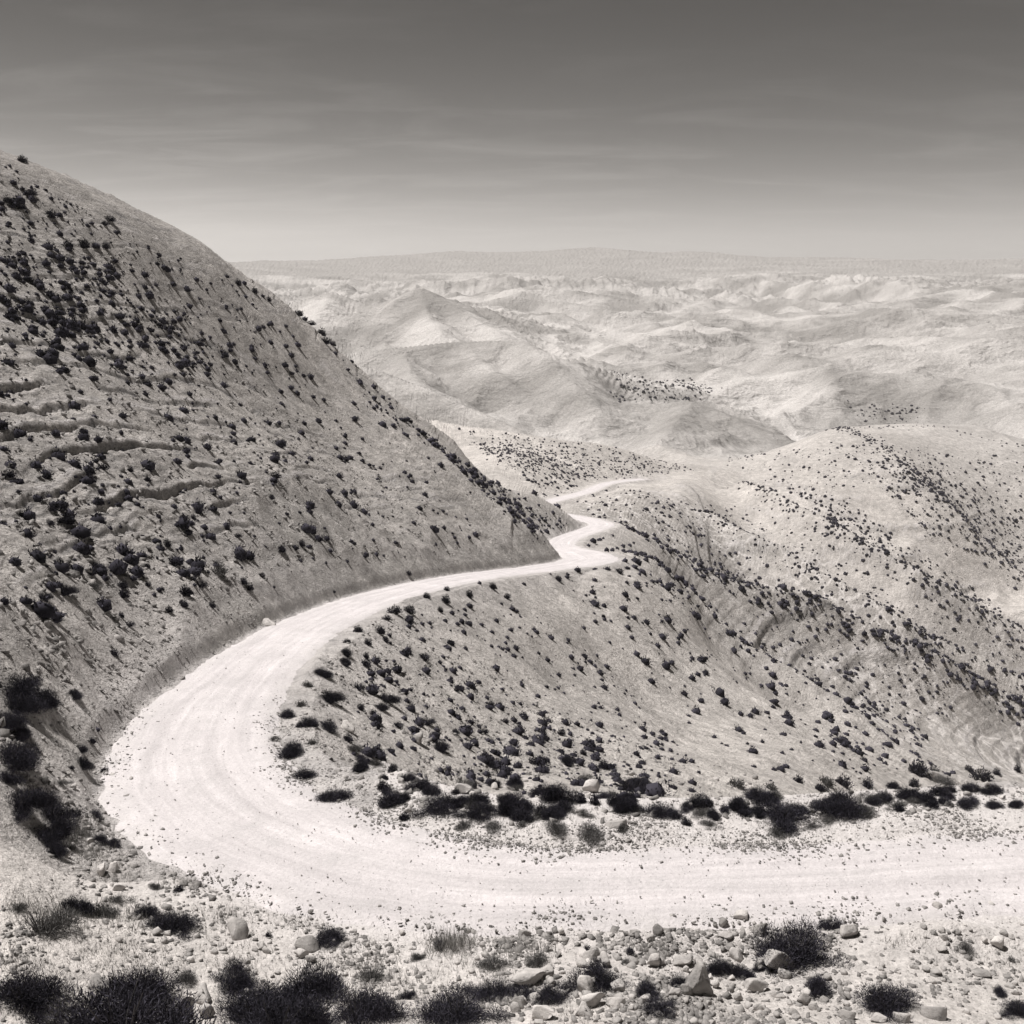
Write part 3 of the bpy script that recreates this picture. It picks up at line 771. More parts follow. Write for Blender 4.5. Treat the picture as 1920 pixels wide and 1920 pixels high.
# ------------------------------------------------------------------ plants
def blade_cloud(n, length, width, lobes, seed, height=.62, spiky=.5, fill=.55, thick=False, spread=.24):
    """many small leaf blades spread through a low uneven dome, unit width"""
    g = np.random.default_rng(seed)
    cx = g.uniform(-spread, spread, lobes); cy = g.uniform(-spread, spread, lobes); cr = g.uniform(.14, .28, lobes)
    cx[0] = cy[0] = 0; cr[0] = .30
    L = g.choice(lobes, n, p=cr ** 2 / (cr ** 2).sum())
    d = g.normal(size=(n, 3)); d[:, 2] = np.abs(d[:, 2]) * .9 + .02
    d /= np.linalg.norm(d, axis=1, keepdims=True)
    rad = cr[L] * (1 - fill * g.random(n) ** 1.6) * g.uniform(.78, 1.16, n)
    p = np.stack([cx[L] + d[:, 0] * rad, cy[L] + d[:, 1] * rad, d[:, 2] * rad * height / .34 * (.8 + .4 * cr[L] / .34)], 1)
    dirn = d * spiky + g.normal(size=(n, 3)) * .55 + np.array([0, 0, .45])
    dirn /= np.linalg.norm(dirn, axis=1, keepdims=True)
    side = np.cross(dirn, g.normal(size=(n, 3))); side /= np.linalg.norm(side, axis=1, keepdims=True)
    ln = length * g.uniform(.55, 1.35, n)[:, None]; w = width * g.uniform(.6, 1.3, n)[:, None]
    if thick:
        V = np.stack([p - side * w * .5, p + side * w * .5, p + dirn * ln + side * w * .35, p + dirn * ln - side * w * .35], 1); k = 4
    else:
        V = np.stack([p - side * w * .5, p + side * w * .5, p + dirn * ln], 1); k = 3
    tone = np.clip(g.normal(.42, .22, n), 0, 1)
    return V.reshape(-1, 3), np.arange(n * k), k, np.repeat(tone, k)
def plant_mesh(name, m, **kw):
    V, Fc, k, tone = blade_cloud(**kw)
    me = mesh_from(name, V, Fc, k, m)
    a = me.attributes.new('tone', 'FLOAT', 'POINT'); a.data.foreach_set('value', tone.astype(np.float32))
    return me
def stem_mesh(seed):
    g = random.Random(seed); V = []; Fc = []
    for k in range(9):
        a = g.uniform(0, 6.283); out = g.uniform(.08, .26); h = g.uniform(.22, .42)
        pts = [(0.02 * cos(a), .02 * sin(a), -.04), (out * .45 * cos(a + .2), out * .45 * sin(a + .2), h * .5), (out * cos(a), out * sin(a), h)]
        base = len(V)
        for j, (x, y, z) in enumerate(pts):
            r = .014 * (1 - .4 * j)
            for q in range(3):
                V.append((x + r * cos(q * 2.094), y + r * sin(q * 2.094), z))
        for j in range(2):
            for q in range(3):
                Fc += [base + j * 3 + q, base + j * 3 + (q + 1) % 3, base + j * 3 + 3 + (q + 1) % 3, base + j * 3 + 3 + q]
    me = mesh_from('stem', V, Fc, 4, M_STEM)
    a = me.attributes.new('tone', 'FLOAT', 'POINT'); a.data.foreach_set('value', np.full(len(V), .5, np.float32))
    return me
NEAR = {'d': [plant_mesh('foliage', M_SHRUB, n=8200, length=.070, width=.0105, lobes=l_, seed=100 + i, height=.42, spiky=.75, fill=.85, spread=.30) for i, l_ in enumerate((5, 7, 9, 6))],
        'x': [plant_mesh('foliage', M_SHRUB, n=17000, length=.050, width=.0075, lobes=l_, seed=110 + i, height=.36, spiky=.7, fill=.85, spread=.36) for i, l_ in enumerate((9, 12, 14))],
        'g': [plant_mesh('foliage', M_GREY, n=4600, length=.065, width=.008, lobes=l_, seed=120 + i, height=.26, spiky=.7, fill=.85, spread=.36) for i, l_ in enumerate((7, 9, 6))]}
MID = {'d': [plant_mesh('foliage', M_SHRUB, n=800, length=.11, width=.045, lobes=l_, seed=140 + i, height=.52, spiky=.75, fill=.65) for i, l_ in enumerate((3, 4, 5, 2, 6))],
       'g': [plant_mesh('foliage', M_GREY, n=480, length=.12, width=.04, lobes=l_, seed=160 + i, height=.38, spiky=.8, fill=.7) for i, l_ in enumerate((4, 5, 3))]}
STEMS = [stem_mesh(5), stem_mesh(6), stem_mesh(7)]
def dome(seed):
    '''a small rough bush for the distance: broken half ball with a few sprigs'''
    import bmesh
    g = np.random.default_rng(seed)
    bm = bmesh.new(); bmesh.ops.create_icosphere(bm, subdivisions=1, radius=.42)
    V = np.array([v.co[:] for v in bm.verts]); Fc = np.array([[v.index for v in f.verts] for f in bm.faces]); bm.free()
    Fc = Fc[V[Fc][:, :, 2].mean(1) > -.12]
    V *= g.uniform(.72, 1.2, (len(V), 1)); V[:, 2] = V[:, 2] * .85 + .10
    sp, sf, _, st = blade_cloud(n=16, length=.2, width=.12, lobes=2, seed=seed, height=.5, spiky=.8, fill=.3)
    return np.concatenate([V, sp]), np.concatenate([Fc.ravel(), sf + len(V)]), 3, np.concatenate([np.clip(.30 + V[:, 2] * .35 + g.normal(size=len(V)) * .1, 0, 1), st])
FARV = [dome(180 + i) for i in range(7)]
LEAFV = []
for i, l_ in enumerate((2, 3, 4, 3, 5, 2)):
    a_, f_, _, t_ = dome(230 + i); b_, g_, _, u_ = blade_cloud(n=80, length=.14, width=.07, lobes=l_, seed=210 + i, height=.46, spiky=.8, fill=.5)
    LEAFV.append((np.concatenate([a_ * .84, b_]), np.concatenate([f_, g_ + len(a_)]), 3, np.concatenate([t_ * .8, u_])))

ORD = 'first second third fourth fifth sixth seventh eighth ninth tenth eleventh twelfth thirteenth fourteenth fifteenth sixteenth seventeenth eighteenth nineteenth twentieth'.split()
ORD += ['twenty-' + q for q in ORD[:9]] + ['thirtieth'] + ['thirty-' + q for q in ORD[:9]] + ['fortieth'] + ['forty-' + q for q in ORD[:9]]
PLANTS = []      # (px, py of the base, width px, kind, label)
def crop(x0, y0, sc_, rows):
    for q in rows:
        cx, cy, w = q[:3]; kd = q[3] if len(q) > 3 else 'd'; lb = q[4] if len(q) > 4 else None
        PLANTS.append([x0 + cx / sc_, y0 + (cy + .26 * w) / sc_, w / sc_, kd, lb])
# hill and slope beside the bend
crop(500, 1000, 3, [(85, 85, 60), (235, 70, 40), (190, 55, 40), (720, 45, 40), (455, 150, 40), (550, 120, 45), (335, 165, 30), (600, 30, 35), (955, 60, 30), (1135, 15, 35),
    (800, 225, 50), (380, 335, 40), (40, 300, 25), (895, 350, 60), (1005, 370, 75), (975, 430, 50), (1140, 345, 65), (1270, 295, 65), (1200, 275, 35), (1350, 350, 50), (1010, 310, 50),
    (1320, 395, 30), (720, 425, 90), (810, 430, 80), (675, 470, 60), (515, 535, 70), (630, 540, 80), (795, 520, 45), (455, 605, 50), (570, 605, 70), (670, 600, 55), (1075, 505, 45),
    (445, 660, 90), (440, 715, 90), (560, 690, 50), (560, 730, 80), (610, 710, 50), (310, 770, 110), (890, 695, 80), (990, 685, 45), (970, 720, 40), (1085, 755, 40), (1005, 760, 30),
    (1040, 810, 35), (800, 670, 50), (345, 905, 140), (520, 855, 80), (670, 915, 130), (645, 970, 90), (530, 975, 60), (590, 1005, 50), (745, 1080, 75), (1070, 875, 50), (1130, 870, 25),
    (1265, 950, 60), (1310, 950, 40), (1430, 955, 40), (230, 840, 80, 'g'), (110, 1010, 100), (220, 1050, 130), (350, 1075, 140), (455, 1145, 85), (900, 1050, 90), (1060, 1110, 60),
    (1220, 1110, 55), (1340, 1050, 50), (1420, 1090, 50), (975, 1190, 110), (545, 1260, 120), (155, 1205, 160), (205, 1335, 130), (380, 1455, 170), (715, 1320, 70), (1245, 1275, 100),
    (1300, 1155, 35), (1270, 1395, 90), (1400, 1400, 100), (1510, 1280, 80), (1650, 1120, 60), (1690, 1280, 90), (1780, 1230, 60), (1840, 1200, 50), (1900, 1300, 80), (1360, 1340, 60),
    (660, 1370, 60), (190, 950, 80, 'g'), (40, 1150, 90, 'g'), (260, 1160, 80, 'g'), (1640, 250, 50), (1745, 200, 40), (1450, 280, 40), (1860, 680, 35), (1785, 530, 35), (1350, 580, 40), (1260, 630, 40), (1120, 640, 40)])
# lower part of the left hill
crop(0, 850, 3, [(40, 115, 90), (575, 75, 70), (735, 85, 55), (830, 145, 55), (675, 125, 40), (510, 145, 80), (285, 300, 70), (350, 310, 70), (350, 375, 60), (275, 385, 55), (115, 340, 50), (90, 380, 35),
    (555, 625, 90), (360, 760, 110), (245, 800, 90), (520, 730, 110, 'g'), (690, 730, 80), (695, 785, 85), (695, 670, 70, 'g'), (755, 605, 60), (830, 625, 50), (985, 610, 70), (1335, 580, 65), (1475, 685, 50),
    (1585, 530, 65), (1700, 510, 60), (1740, 520, 40), (940, 505, 65), (1050, 450, 50), (1135, 460, 40), (1085, 360, 50), (990, 400, 40), (1335, 460, 50), (1525, 245, 50), (1330, 215, 40), (1350, 155, 40),
    (1550, 120, 70), (1405, 50, 40), (1230, 640, 120, 'g'), (1130, 735, 70), (1095, 700, 50), (1040, 770, 100), (1030, 840, 70), (950, 880, 60), (685, 910, 50), (725, 960, 60), (645, 1115, 75), (835, 735, 50),
    (1370, 710, 70), (1400, 750, 60), (1190, 850, 50), (1540, 745, 30), (1880, 780, 30), (1320, 1040, 30), (1520, 910, 40), (1455, 930, 45),
    (115, 1265, 250), (240, 1360, 190), (80, 1380, 250), (415, 1345, 105), (40, 1480, 190), (115, 1550, 140), (60, 1670, 290), (545, 1550, 45), (515, 1615, 60), (455, 1645, 90), (465, 1735, 120), (405, 1765, 50), (335, 1835, 90, 'g'), (595, 1775, 60)])
# ditch on the left and the left foreground
crop(0, 1280, 3, [(40, 520, 150), (100, 640, 280), (300, 700, 270), (270, 830, 250), (300, 930, 140), (545, 735, 110), (555, 875, 100), (645, 895, 90),
    (960, 1325, 250, 'd', 'round dark shrub with small stones at its foot, left foreground by the road edge'),
    (810, 1265, 140, 'd', 'small wiry dark shrub touching the left side of a rounder shrub near the road'),
    (660, 1200, 150, 'g', 'grey shrub on the ditch edge below the outermost point of the bend'),
    (420, 1240, 170, 'd', 'dark tuft rising from the long low grey shrubs at the left foreground'),
    (230, 1320, 340, 'g', 'wide flat grey shrub at the left foreground near the picture edge'),
    (540, 1245, 220, 'g', 'low grey shrub right of the dark tuft in the left foreground'),
    (90, 1250, 120, 'g', 'low grey shrub at the left picture edge above the flat grey mat'),
    (1000, 1155, 70, 'd', 'tiny dark shrub alone on the outer lip of the bend'), (880, 1135, 90, 'g', 'small pale grey shrub on the outer lip of the bend'),
    (1830, 1410, 190, 'd', 'dark two headed shrub behind pale rocks below the road, left of centre'), (1510, 1415, 45, 'd', 'tiny spiky plant right of the smooth pale boulder'),
    (690, 1850, 760, 'd', 'largest dark shrub, filling the bottom left foreground'), (770, 1660, 360, 'd', 'dark shrub crowning the huge one at bottom left'),
    (130, 1700, 400, 'd', 'wide dark shrub in the bottom left corner'), (1320, 1620, 240, 'd', 'small dark shrub between the two biggest shrubs at the bottom'),
    (1050, 1640, 160, 'g', 'thin grey shrub right of the huge bottom left shrub'),
    (1720, 1670, 400, 'd', 'wiry dark shrub standing highest in the thicket at bottom, left of centre'), (1440, 1800, 440, 'd', 'dense dark shrub at the left of the bottom thicket, left of centre'),
    (1560, 1900, 460, 'd', 'dark shrub cut by the bottom edge, left of centre'), (300, 1880, 260, 'g', 'grey low shrub among stones in the bottom left corner'), (1420, 1730, 120, 'g', 'faded shrub at the back of the bottom thicket')])
# right half of the foreground
crop(640, 1400, 3, [(840, 1340, 240, 'd', 'dark shrub behind the pale slabs at the bottom, just left of centre'), (650, 1440, 400, 'd', 'broad dark dome shrub at the bottom, left of centre'),
    (1040, 1375, 170, 'd', 'low dark shrub joining two larger ones at bottom centre'), (1200, 1360, 200, 'd', 'upright dark shrub left of the pointed brown boulder'),
    (1450, 1260, 290, 'd', 'dark shrub directly behind the pointed brown boulder'), (1720, 1360, 180, 'd', 'low dark shrub left of the small ball shaped shrub in the rocks'),
    (1800, 1450, 190, 'd', 'small ball shaped dark shrub in the rock field at the bottom'), (1380, 1140, 70, 'd', 'small dark tuft behind the white block below the road'),
    (1620, 1150, 60, 'd', 'tiny dark shrub below the road above the grey block'), (1600, 1200, 70, 'g', 'small grey shrub right of the white block below the road'),
    (550, 1110, 90, 'd', 'little black shrub left of the pale plume of dry grass'), (90, 1450, 380, 'd', 'dark shrub at the right end of the bottom left thicket'), (370, 1390, 90, 'd', 'small dark tuft between the bottom thickets'),
    (1900, 1310, 130, 'd', 'dark shrub under the shaded hollow left of the big tilted slab'), (860, 1190, 200, 'g', 'faded grey mat plant below the pale plume of dry grass'), (1100, 1190, 170, 'g', 'faded grey mat plant below the road at centre'),
    (180, 1260, 200, 'g', 'grey low plant above the bottom thicket, left of centre'), (420, 1170, 100, 'g', 'thin grey plant left of the little black shrub'),
    (650, 250, 60), (550, 290, 240), (770, 330, 200), (290, 270, 170), (430, 200, 120), (980, 200, 110), (990, 290, 150), (1010, 370, 150), (1230, 260, 180), (1350, 290, 80), (1560, 300, 130), (1810, 340, 180),
    (1390, 440, 180, 'g'), (1200, 420, 160, 'g'), (860, 430, 130, 'g'), (690, 420, 110, 'g'), (360, 385, 80), (1020, 430, 80, 'g'), (1580, 450, 80, 'g'), (1650, 190, 90), (1740, 240, 100), (1480, 270, 90), (1370, 160, 120, 'g'), (1280, 70, 80), (1130, 70, 80)])
crop(1280, 1400, 3, [(900, 290, 270, 'd', 'largest shrub on the far verge, a spiky dark dome'), (560, 345, 270, 'd', 'wide dark mound shrub on the far verge left of the largest one'),
    (1380, 285, 140), (1610, 300, 130), (1620, 225, 100), (1510, 230, 75), (1680, 160, 110), (1520, 135, 40), (1610, 120, 60), (1880, 125, 60), (1740, 310, 90), (1880, 315, 90), (1310, 265, 65), (1210, 345, 75),
    (1120, 265, 110), (1300, 205, 80), (1190, 215, 90), (1040, 205, 100), (780, 225, 80), (800, 400, 120, 'g'), (520, 455, 120, 'g'), (160, 415, 110, 'g'), (340, 365, 80), (240, 345, 80), (310, 305, 75), (500, 260, 75),
    (110, 290, 150), (430, 230, 150), (1030, 350, 130, 'g'), (720, 430, 100, 'g'), (1480, 300, 90), (20, 420, 80),
    (650, 1090, 420, 'd', 'biggest dark shrub below the road right of centre, boulders round it'), (850, 990, 150, 'd', 'thin topped shrub behind the biggest dark shrub right of centre'),
    (1150, 1400, 330, 'd', 'round dark shrub at bottom right, rocks along its foot'), (780, 1340, 180, 'd', 'small dark shrub left of the round one at bottom right'), (210, 1225, 150, 'd', 'dark shrub right of the big tilted slab'),
    (320, 1250, 150, 'd', 'low dark shrub in front of the biggest one right of centre'), (430, 1225, 90, 'd', 'small shrub left of the large boulder right of centre'),
    (1890, 1460, 190, 'd', 'dark shrub cut by the right edge at the bottom corner'), (1790, 1370, 90, 'd', 'small spiky plant above the bottom right corner shrub'), (1590, 1115, 130, 'g', 'flat dark tuft lying beside the pale egg shaped stone at right'),
    (1850, 1190, 60, 'g', 'tiny grey plant near the right edge of the foreground')])
# hairpin and the foot of the far spur
crop(980, 860, 6, [(620, 990, 60), (700, 1015, 60, 'g'), (740, 965, 60), (800, 920, 90), (865, 900, 70), (1005, 860, 55), (910, 890, 40), (940, 1025, 80), (1010, 1025, 80), (1060, 1000, 60), (1125, 980, 80), (1210, 965, 65), (1240, 945, 50),
    (615, 1240, 90), (810, 1225, 75), (395, 1350, 100), (505, 1285, 70), (310, 1295, 50), (955, 1230, 90, 'g'), (1090, 1255, 110), (1170, 1210, 90), (1250, 1190, 90), (1190, 1310, 60), (1265, 1130, 50), (1145, 1140, 80), (1315, 1300, 55),
    (1175, 1390, 70), (1290, 1390, 90, 'g'), (1385, 1395, 60), (1450, 1365, 70), (1185, 770, 90), (1240, 790, 80), (340, 600, 60), (260, 690, 60), (735, 565, 45), (870, 572, 50), (1035, 572, 45), (800, 625, 45), (1325, 370, 40), (1410, 400, 40), (1160, 385, 30)])
# along the crest of the left hill
for px, py, w in ((425, 516, 14), (445, 531, 18), (458, 530, 14), (478, 545, 18), (492, 553, 12), (503, 560, 16), (558, 588, 22), (572, 596, 14), (585, 602, 18), (602, 626, 24), (612, 640, 22), (625, 645, 16), (42, 300, 22), (60, 362, 26), (12, 374, 26), (42, 388, 20), (98, 404, 28), (205, 410, 22), (196, 418, 18), (127, 462, 26), (157, 461, 26), (200, 462, 20)):
    PLANTS.append([px, py + 4, w * 1.0, 'd', None])

_r = random.Random(3)
for _ in range(70):
    px = _r.uniform(655, 1900); yb = float(np.interp(px, [650, 760, 960, 1200, 1500, 1920], [1462, 1508, 1532, 1538, 1526, 1500]))
    PLANTS.append([px, yb - 62 * _r.random() ** 1.4, _r.uniform(20, 52), 'd' if _r.random() < .62 else 'g', None])
SMALL_PLANTS = [p for p in PLANTS if p[2] < 15.6 and p[4] is None]
PLANTS = [p for p in PLANTS if not (p[2] < 15.6 and p[4] is None)]
ZONES = [  # (test on px, py, r, e, side), phrase, group
    (lambda px, py, r, e, s: py < 640, 'dark shrub high on the left hill, by its crest', 'shrubs high on the left hill'),
    (lambda px, py, r, e, s: s > 0 and py < 1000 and px < 330, 'larger dark shrub midway up the layered hillside', 'shrubs on the layered hillside'),
    (lambda px, py, r, e, s: s > 0 and py < 1000, 'larger dark shrub midway up the paler spur', 'shrubs on the pale spur of the hill'),
    (lambda px, py, r, e, s: s > 0 and px < 160 and py > 1240, 'big dark shrub in the ditch at left', 'shrubs in the left ditch'),
    (lambda px, py, r, e, s: s > 0 and px < 300 and py > 1240, 'dark shrub along the outer edge of the bend', 'shrubs along the outer road edge'),
    (lambda px, py, r, e, s: s > 0 and px < 270, 'larger dark shrub on the hill above the bend', 'shrubs on the lower left hill'),
    (lambda px, py, r, e, s: s > 0 and px < 1000 and r < 200, 'larger dark shrub just above the cut bank', 'shrubs above the cut bank'),
    (lambda px, py, r, e, s: r > 145 and px > 1000, 'small dark shrub at the far double bend', 'shrubs at the far double bend'),
    (lambda px, py, r, e, s: r < 46 and px > 1640, 'dark shrub on the verge at far right', 'shrubs on the far right verge'),
    (lambda px, py, r, e, s: r < 46 and px > 1240, 'dark shrub in the right half of the verge thicket', 'shrubs of the right verge thicket'),
    (lambda px, py, r, e, s: r < 46 and px > 740, 'dark shrub in the left half of the verge thicket', 'shrubs of the verge thicket'),
    (lambda px, py, r, e, s: r < 62 and px < 740, 'dark shrub on the bank inside the bend', 'shrubs inside the bend'),
    (lambda px, py, r, e, s: r < 80, 'larger dark shrub low on the slope inside the bend', 'shrubs low on the slope'),
    (lambda px, py, r, e, s: True, 'dark shrub high on the slope below the road', 'shrubs high on the slope'),
]
def add_shrub(i, w, kd, label, group, part):
    x, y, z = VX_[i], VY_[i], VZ_[i]
    dep = y * cos(TILT) - z * sin(TILT)
    W = w / F * dep * (1.22 if part else 1.16)
    rz = rnd.uniform(0, 6.283)
    sx = rnd.uniform(.92, 1.1); sz = rnd.uniform(.85, 1.12)
    loc = (float(x), float(y), float(z) - 0.04 * W)
    sc_ = (float(W * sx), float(W / sx), float(W * sz))
    if part:
        o = link('shrub', None, loc=loc, rot=(0, 0, rz), scale=sc_)
        link('foliage', rnd.choice(NEAR['x' if kd == 'd' and w > 62 else kd]), o); link('stem', rnd.choice(STEMS), o)
    else:
        o = link('shrub', rnd.choice(MID[kd]), loc=loc, rot=(0, 0, rz), scale=sc_)
    dress(o, label, 'shrub', group)
    return o
built = {}
PL = []
for px, py, w, kd, lb in PLANTS:
    i = ground_at(px, py)
    PL.append((px, py, w, kd, lb, i))
zoned = {}
for k_, p in enumerate(PL):
    px, py, w, kd, lb, i = p
    if lb is None:
        for zi, zn in enumerate(ZONES):
            if zn[0](px, py, VR_[i], VE_[i], VS_[i]):
                zoned.setdefault(zi, []).append(k_); break
labels = {}
for zi, ks in zoned.items():
    ks.sort(key=lambda q: PL[q][0])
    for n_, q in enumerate(ks):
        ph = ZONES[zi][1].replace('dark', 'grey') if PL[q][3] == 'g' else ZONES[zi][1]
        labels[q] = (('%s from the left, ' % ORD[n_] + ph) if len(ks) <= len(ORD) else ph, ZONES[zi][2])
N_SHRUB = 0
for k_, (px, py, w, kd, lb, i) in enumerate(PL):
    label, group = (lb, 'shrubs of the stony foreground') if lb else labels[k_]
    add_shrub(i, w, kd, label, group, w >= 30 and VR_[i] < 60)
    N_SHRUB += 1

# the many smaller shrubs of the slopes: one mass of scrub
def scrub():
    def inpoly(px, py, poly):
        c = np.zeros(px.shape, bool); j = len(poly) - 1
        for i in range(len(poly)):
            xi, yi = poly[i]; xj, yj = poly[j]
            c ^= ((yi > py) != (yj > py)) & (px < (xj - xi) * (py - yi) / (yj - yi + 1e-9) + xi); j = i
        return c
    AREAS = [  # outline in the photograph, count, width in metres
        ([(0, 330), (220, 450), (430, 560), (560, 640), (600, 740), (330, 700), (0, 690)], 400, (.6, 1.6)),
        ([(0, 470), (180, 490), (420, 600), (440, 680), (150, 640), (0, 620)], 220, (.6, 1.4)),
        ([(0, 300), (200, 420), (440, 540), (640, 680), (560, 640), (220, 460), (0, 380)], 90, (.4, .9)),
        ([(0, 690), (600, 700), (760, 800), (950, 1000), (700, 1050), (420, 1080), (0, 1200)], 460, (.5, 1.5)),
        ([(600, 620), (760, 780), (830, 850), (700, 780)], 60, (.6, 1.3)),
        ([(770, 790), (900, 890), (1060, 975), (1090, 1000), (1000, 1010), (900, 920), (830, 850)], 300, (.6, 1.5)),
        ([(700, 1180), (960, 1120), (1200, 1300), (1300, 1480), (760, 1480), (640, 1420)], 430, (.3, 1.0)),
        ([(880, 1330), (1250, 1380), (1400, 1490), (1100, 1500), (860, 1480)], 160, (.4, 1.0)),
        ([(1050, 1090), (1220, 1080), (1700, 1440), (1480, 1480), (1250, 1330)], 210, (.6, 1.9)),
        ([(1150, 1040), (1230, 1050), (1400, 1170), (1560, 1280), (1740, 1450), (1600, 1420), (1400, 1230)], 170, (.6, 1.8)),
        ([(1350, 1110), (1560, 1140), (1800, 1280), (1720, 1420), (1560, 1270)], 300, (.7, 1.8)),
        ([(1210, 1000), (1330, 1060), (1480, 1100), (1650, 1150), (1920, 1290), (1920, 1340), (1640, 1200), (1450, 1120), (1300, 1070)], 400, (.9, 2.2)),
        ([(1200, 930), (1480, 960), (1650, 1080), (1920, 1240), (1920, 1290), (1500, 1100), (1240, 1010)], 380, (.9, 1.9)),
        ([(1470, 900), (1560, 930), (1760, 1070), (1920, 1170), (1920, 1230), (1700, 1080), (1560, 990)], 520, (1.0, 2.4)),
        ([(1600, 860), (1760, 880), (1920, 970), (1920, 1090), (1750, 1010)], 900, (1.0, 2.4)),
        ([(1350, 860), (1600, 830), (1920, 860), (1920, 950), (1650, 900), (1480, 930)], 420, (1.1, 2.3)),
        ([(840, 800), (1000, 820), (1150, 840), (1300, 880), (1180, 895), (1060, 900), (950, 880)], 1500, (.8, 1.8)),
        ([(980, 895), (1100, 890), (1040, 950), (1000, 930)], 90, (1.0, 2.0)),
        ([(1060, 930), (1200, 910), (1240, 980), (1160, 980), (1090, 965)], 80, (.8, 1.7)),
        ([(1150, 700), (1220, 690), (1340, 730), (1300, 752), (1150, 750)], 420, (2., 4.5)),
        ([(1600, 770), (1730, 760), (1700, 790), (1620, 790)], 110, (2, 4.5)),
    ]
    VV = []; FF = []; TT = []; off = 0; XX = []; YY = []; WW = []
    for poly, cnt, (w0, w1) in AREAS:
        cand = np.where(inpoly(VPX, VPY, poly) & (VE_ > 1.6))[0]
        if len(cand) == 0: continue
        # even spread over the ground itself, gathered a little into drifts
        foot = VR_[cand] ** .8 * (.9 + sstep(-.25, .35, gnoise(VX_[cand] / (9 * w1), VY_[cand] / (9 * w1), 77)))
        ch = nrs.choice(cand, min(cnt, len(cand)), replace=False, p=foot / foot.sum())
        n = len(ch); jit = .0035 * VR_[ch]
        XX.append(VX_[ch] + nrs.normal(size=n) * jit); YY.append(VY_[ch] + nrs.normal(size=n) * jit * 1.5); WW.append(w0 * .6 + (w1 * 1.1 - w0 * .6) * nrs.random(n) ** 2.2)
    for (P, reach), cnt, (w0, w1) in zip(SPURS, (200, 380, 260, 480, 400, 60), ((.6, 1.7), (.7, 2.0), (.8, 1.9), (.9, 2.3), (1, 2.6), (1, 2))):
        P = spline(P, 4.0); c = nrs.integers(0, len(P), cnt)     # bushes gather along the broken edges of the spurs
        XX.append(P[c, 0] + nrs.normal(size=cnt) * reach * .15 + 1.0); YY.append(P[c, 1] + nrs.normal(size=cnt) * reach * .15); WW.append(w0 + (w1 - w0) * nrs.random(cnt) ** 2)
    for px, py, w, _k, _l in SMALL_PLANTS:
        i = ground_at(px, py); XX.append([VX_[i]]); YY.append([VY_[i]]); WW.append([w / F * VY_[i] * 1.15])
    XX = np.concatenate(XX); YY = np.concatenate(YY); WW = np.concatenate(WW)
    ZZ, EE = land(XX, YY)[:2]
    for x, y, z, W, e in zip(XX, YY, ZZ, WW, EE):
        if e < .4 * W + .3: continue
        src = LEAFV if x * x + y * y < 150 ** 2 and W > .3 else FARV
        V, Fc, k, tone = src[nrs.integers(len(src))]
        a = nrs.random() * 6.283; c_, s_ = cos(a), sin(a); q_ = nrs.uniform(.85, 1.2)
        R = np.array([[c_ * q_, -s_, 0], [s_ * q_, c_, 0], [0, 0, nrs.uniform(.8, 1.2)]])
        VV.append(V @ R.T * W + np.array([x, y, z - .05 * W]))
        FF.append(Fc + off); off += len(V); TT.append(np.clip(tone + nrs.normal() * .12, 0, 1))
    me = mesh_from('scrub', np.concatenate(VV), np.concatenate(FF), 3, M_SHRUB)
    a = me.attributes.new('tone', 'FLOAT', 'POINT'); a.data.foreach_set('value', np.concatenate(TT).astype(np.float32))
    dress(link('scrub', me), 'countless small dark shrubs dotted over the slopes', 'scrub', kind='stuff')
scrub()

# dry grass and weeds
def grass():
    SP = [(850, 1772, 60, 260, .50), (835, 1778, 70, 200, .35), (142, 1560, 70, 260, .5), (170, 1600, 60, 160, .35), (250, 1722, 110, 260, .28), (130, 1722, 120, 260, .28), (200, 1795, 130, 220, .18), (330, 1730, 80, 160, .22),
          (430, 1722, 90, 200, .22), (560, 1728, 60, 110, .2), (990, 1782, 110, 300, .2), (900, 1800, 140, 320, .2), (700, 1800, 120, 220, .22), (80, 1880, 140, 260, .22), (640, 1812, 100, 180, .22), (1140, 1530, 160, 260, .2), (960, 1545, 140, 220, .2),
          (1450, 1545, 60, 120, .22), (1570, 1535, 90, 160, .22), (1100, 1915, 180, 200, .2), (1230, 1782, 60, 120, .25), (400, 1640, 40, 50, .2), (220, 1645, 60, 120, .25), (340, 1660, 50, 90, .18), (1690, 1765, 60, 60, .18), (1880, 1800, 80, 90, .15),
          (60, 1700, 120, 300, .22), (160, 1760, 160, 300, .16), (300, 1800, 200, 320, .16), (40, 1800, 120, 260, .2), (460, 1800, 150, 260, .18), (600, 1860, 160, 300, .2), (760, 1850, 150, 300, .2), (930, 1860, 120, 220, .18), (130, 1900, 200, 320, .2), (1300, 1520, 260, 360, .2), (1600, 1500, 260, 300, .2), (800, 1500, 200, 300, .22)]
    VV = []; TT = []
    for px, py, w, n, h in SP:
        for _ in range(n):
            i = ground_at(px + nrs.normal() * w * .34, py + nrs.normal() * w * .14)
            b = np.array([VX_[i], VY_[i], VZ_[i] - .02]) + np.array([nrs.normal() * .06, nrs.normal() * .06, 0])
            for q in range(2):
                d = np.array([nrs.normal() * .35, nrs.normal() * .35, 1.0]); d *= h * nrs.uniform(.4, 1.0) / np.linalg.norm(d)
                sd = np.cross(d, nrs.normal(size=3)); sd *= .006 / np.linalg.norm(sd)
                VV += [b - sd, b + sd, b + d]; TT += [nrs.random()] * 3
    me = mesh_from('dry_grass', np.array(VV), np.arange(len(VV)), 3, M_DRY)
    a = me.attributes.new('tone', 'FLOAT', 'POINT'); a.data.foreach_set('value', np.array(TT, np.float32))
    dress(link('dry_grass', me), 'dry grass and faded weeds in the stony ground', 'grass', kind='stuff')
grass()

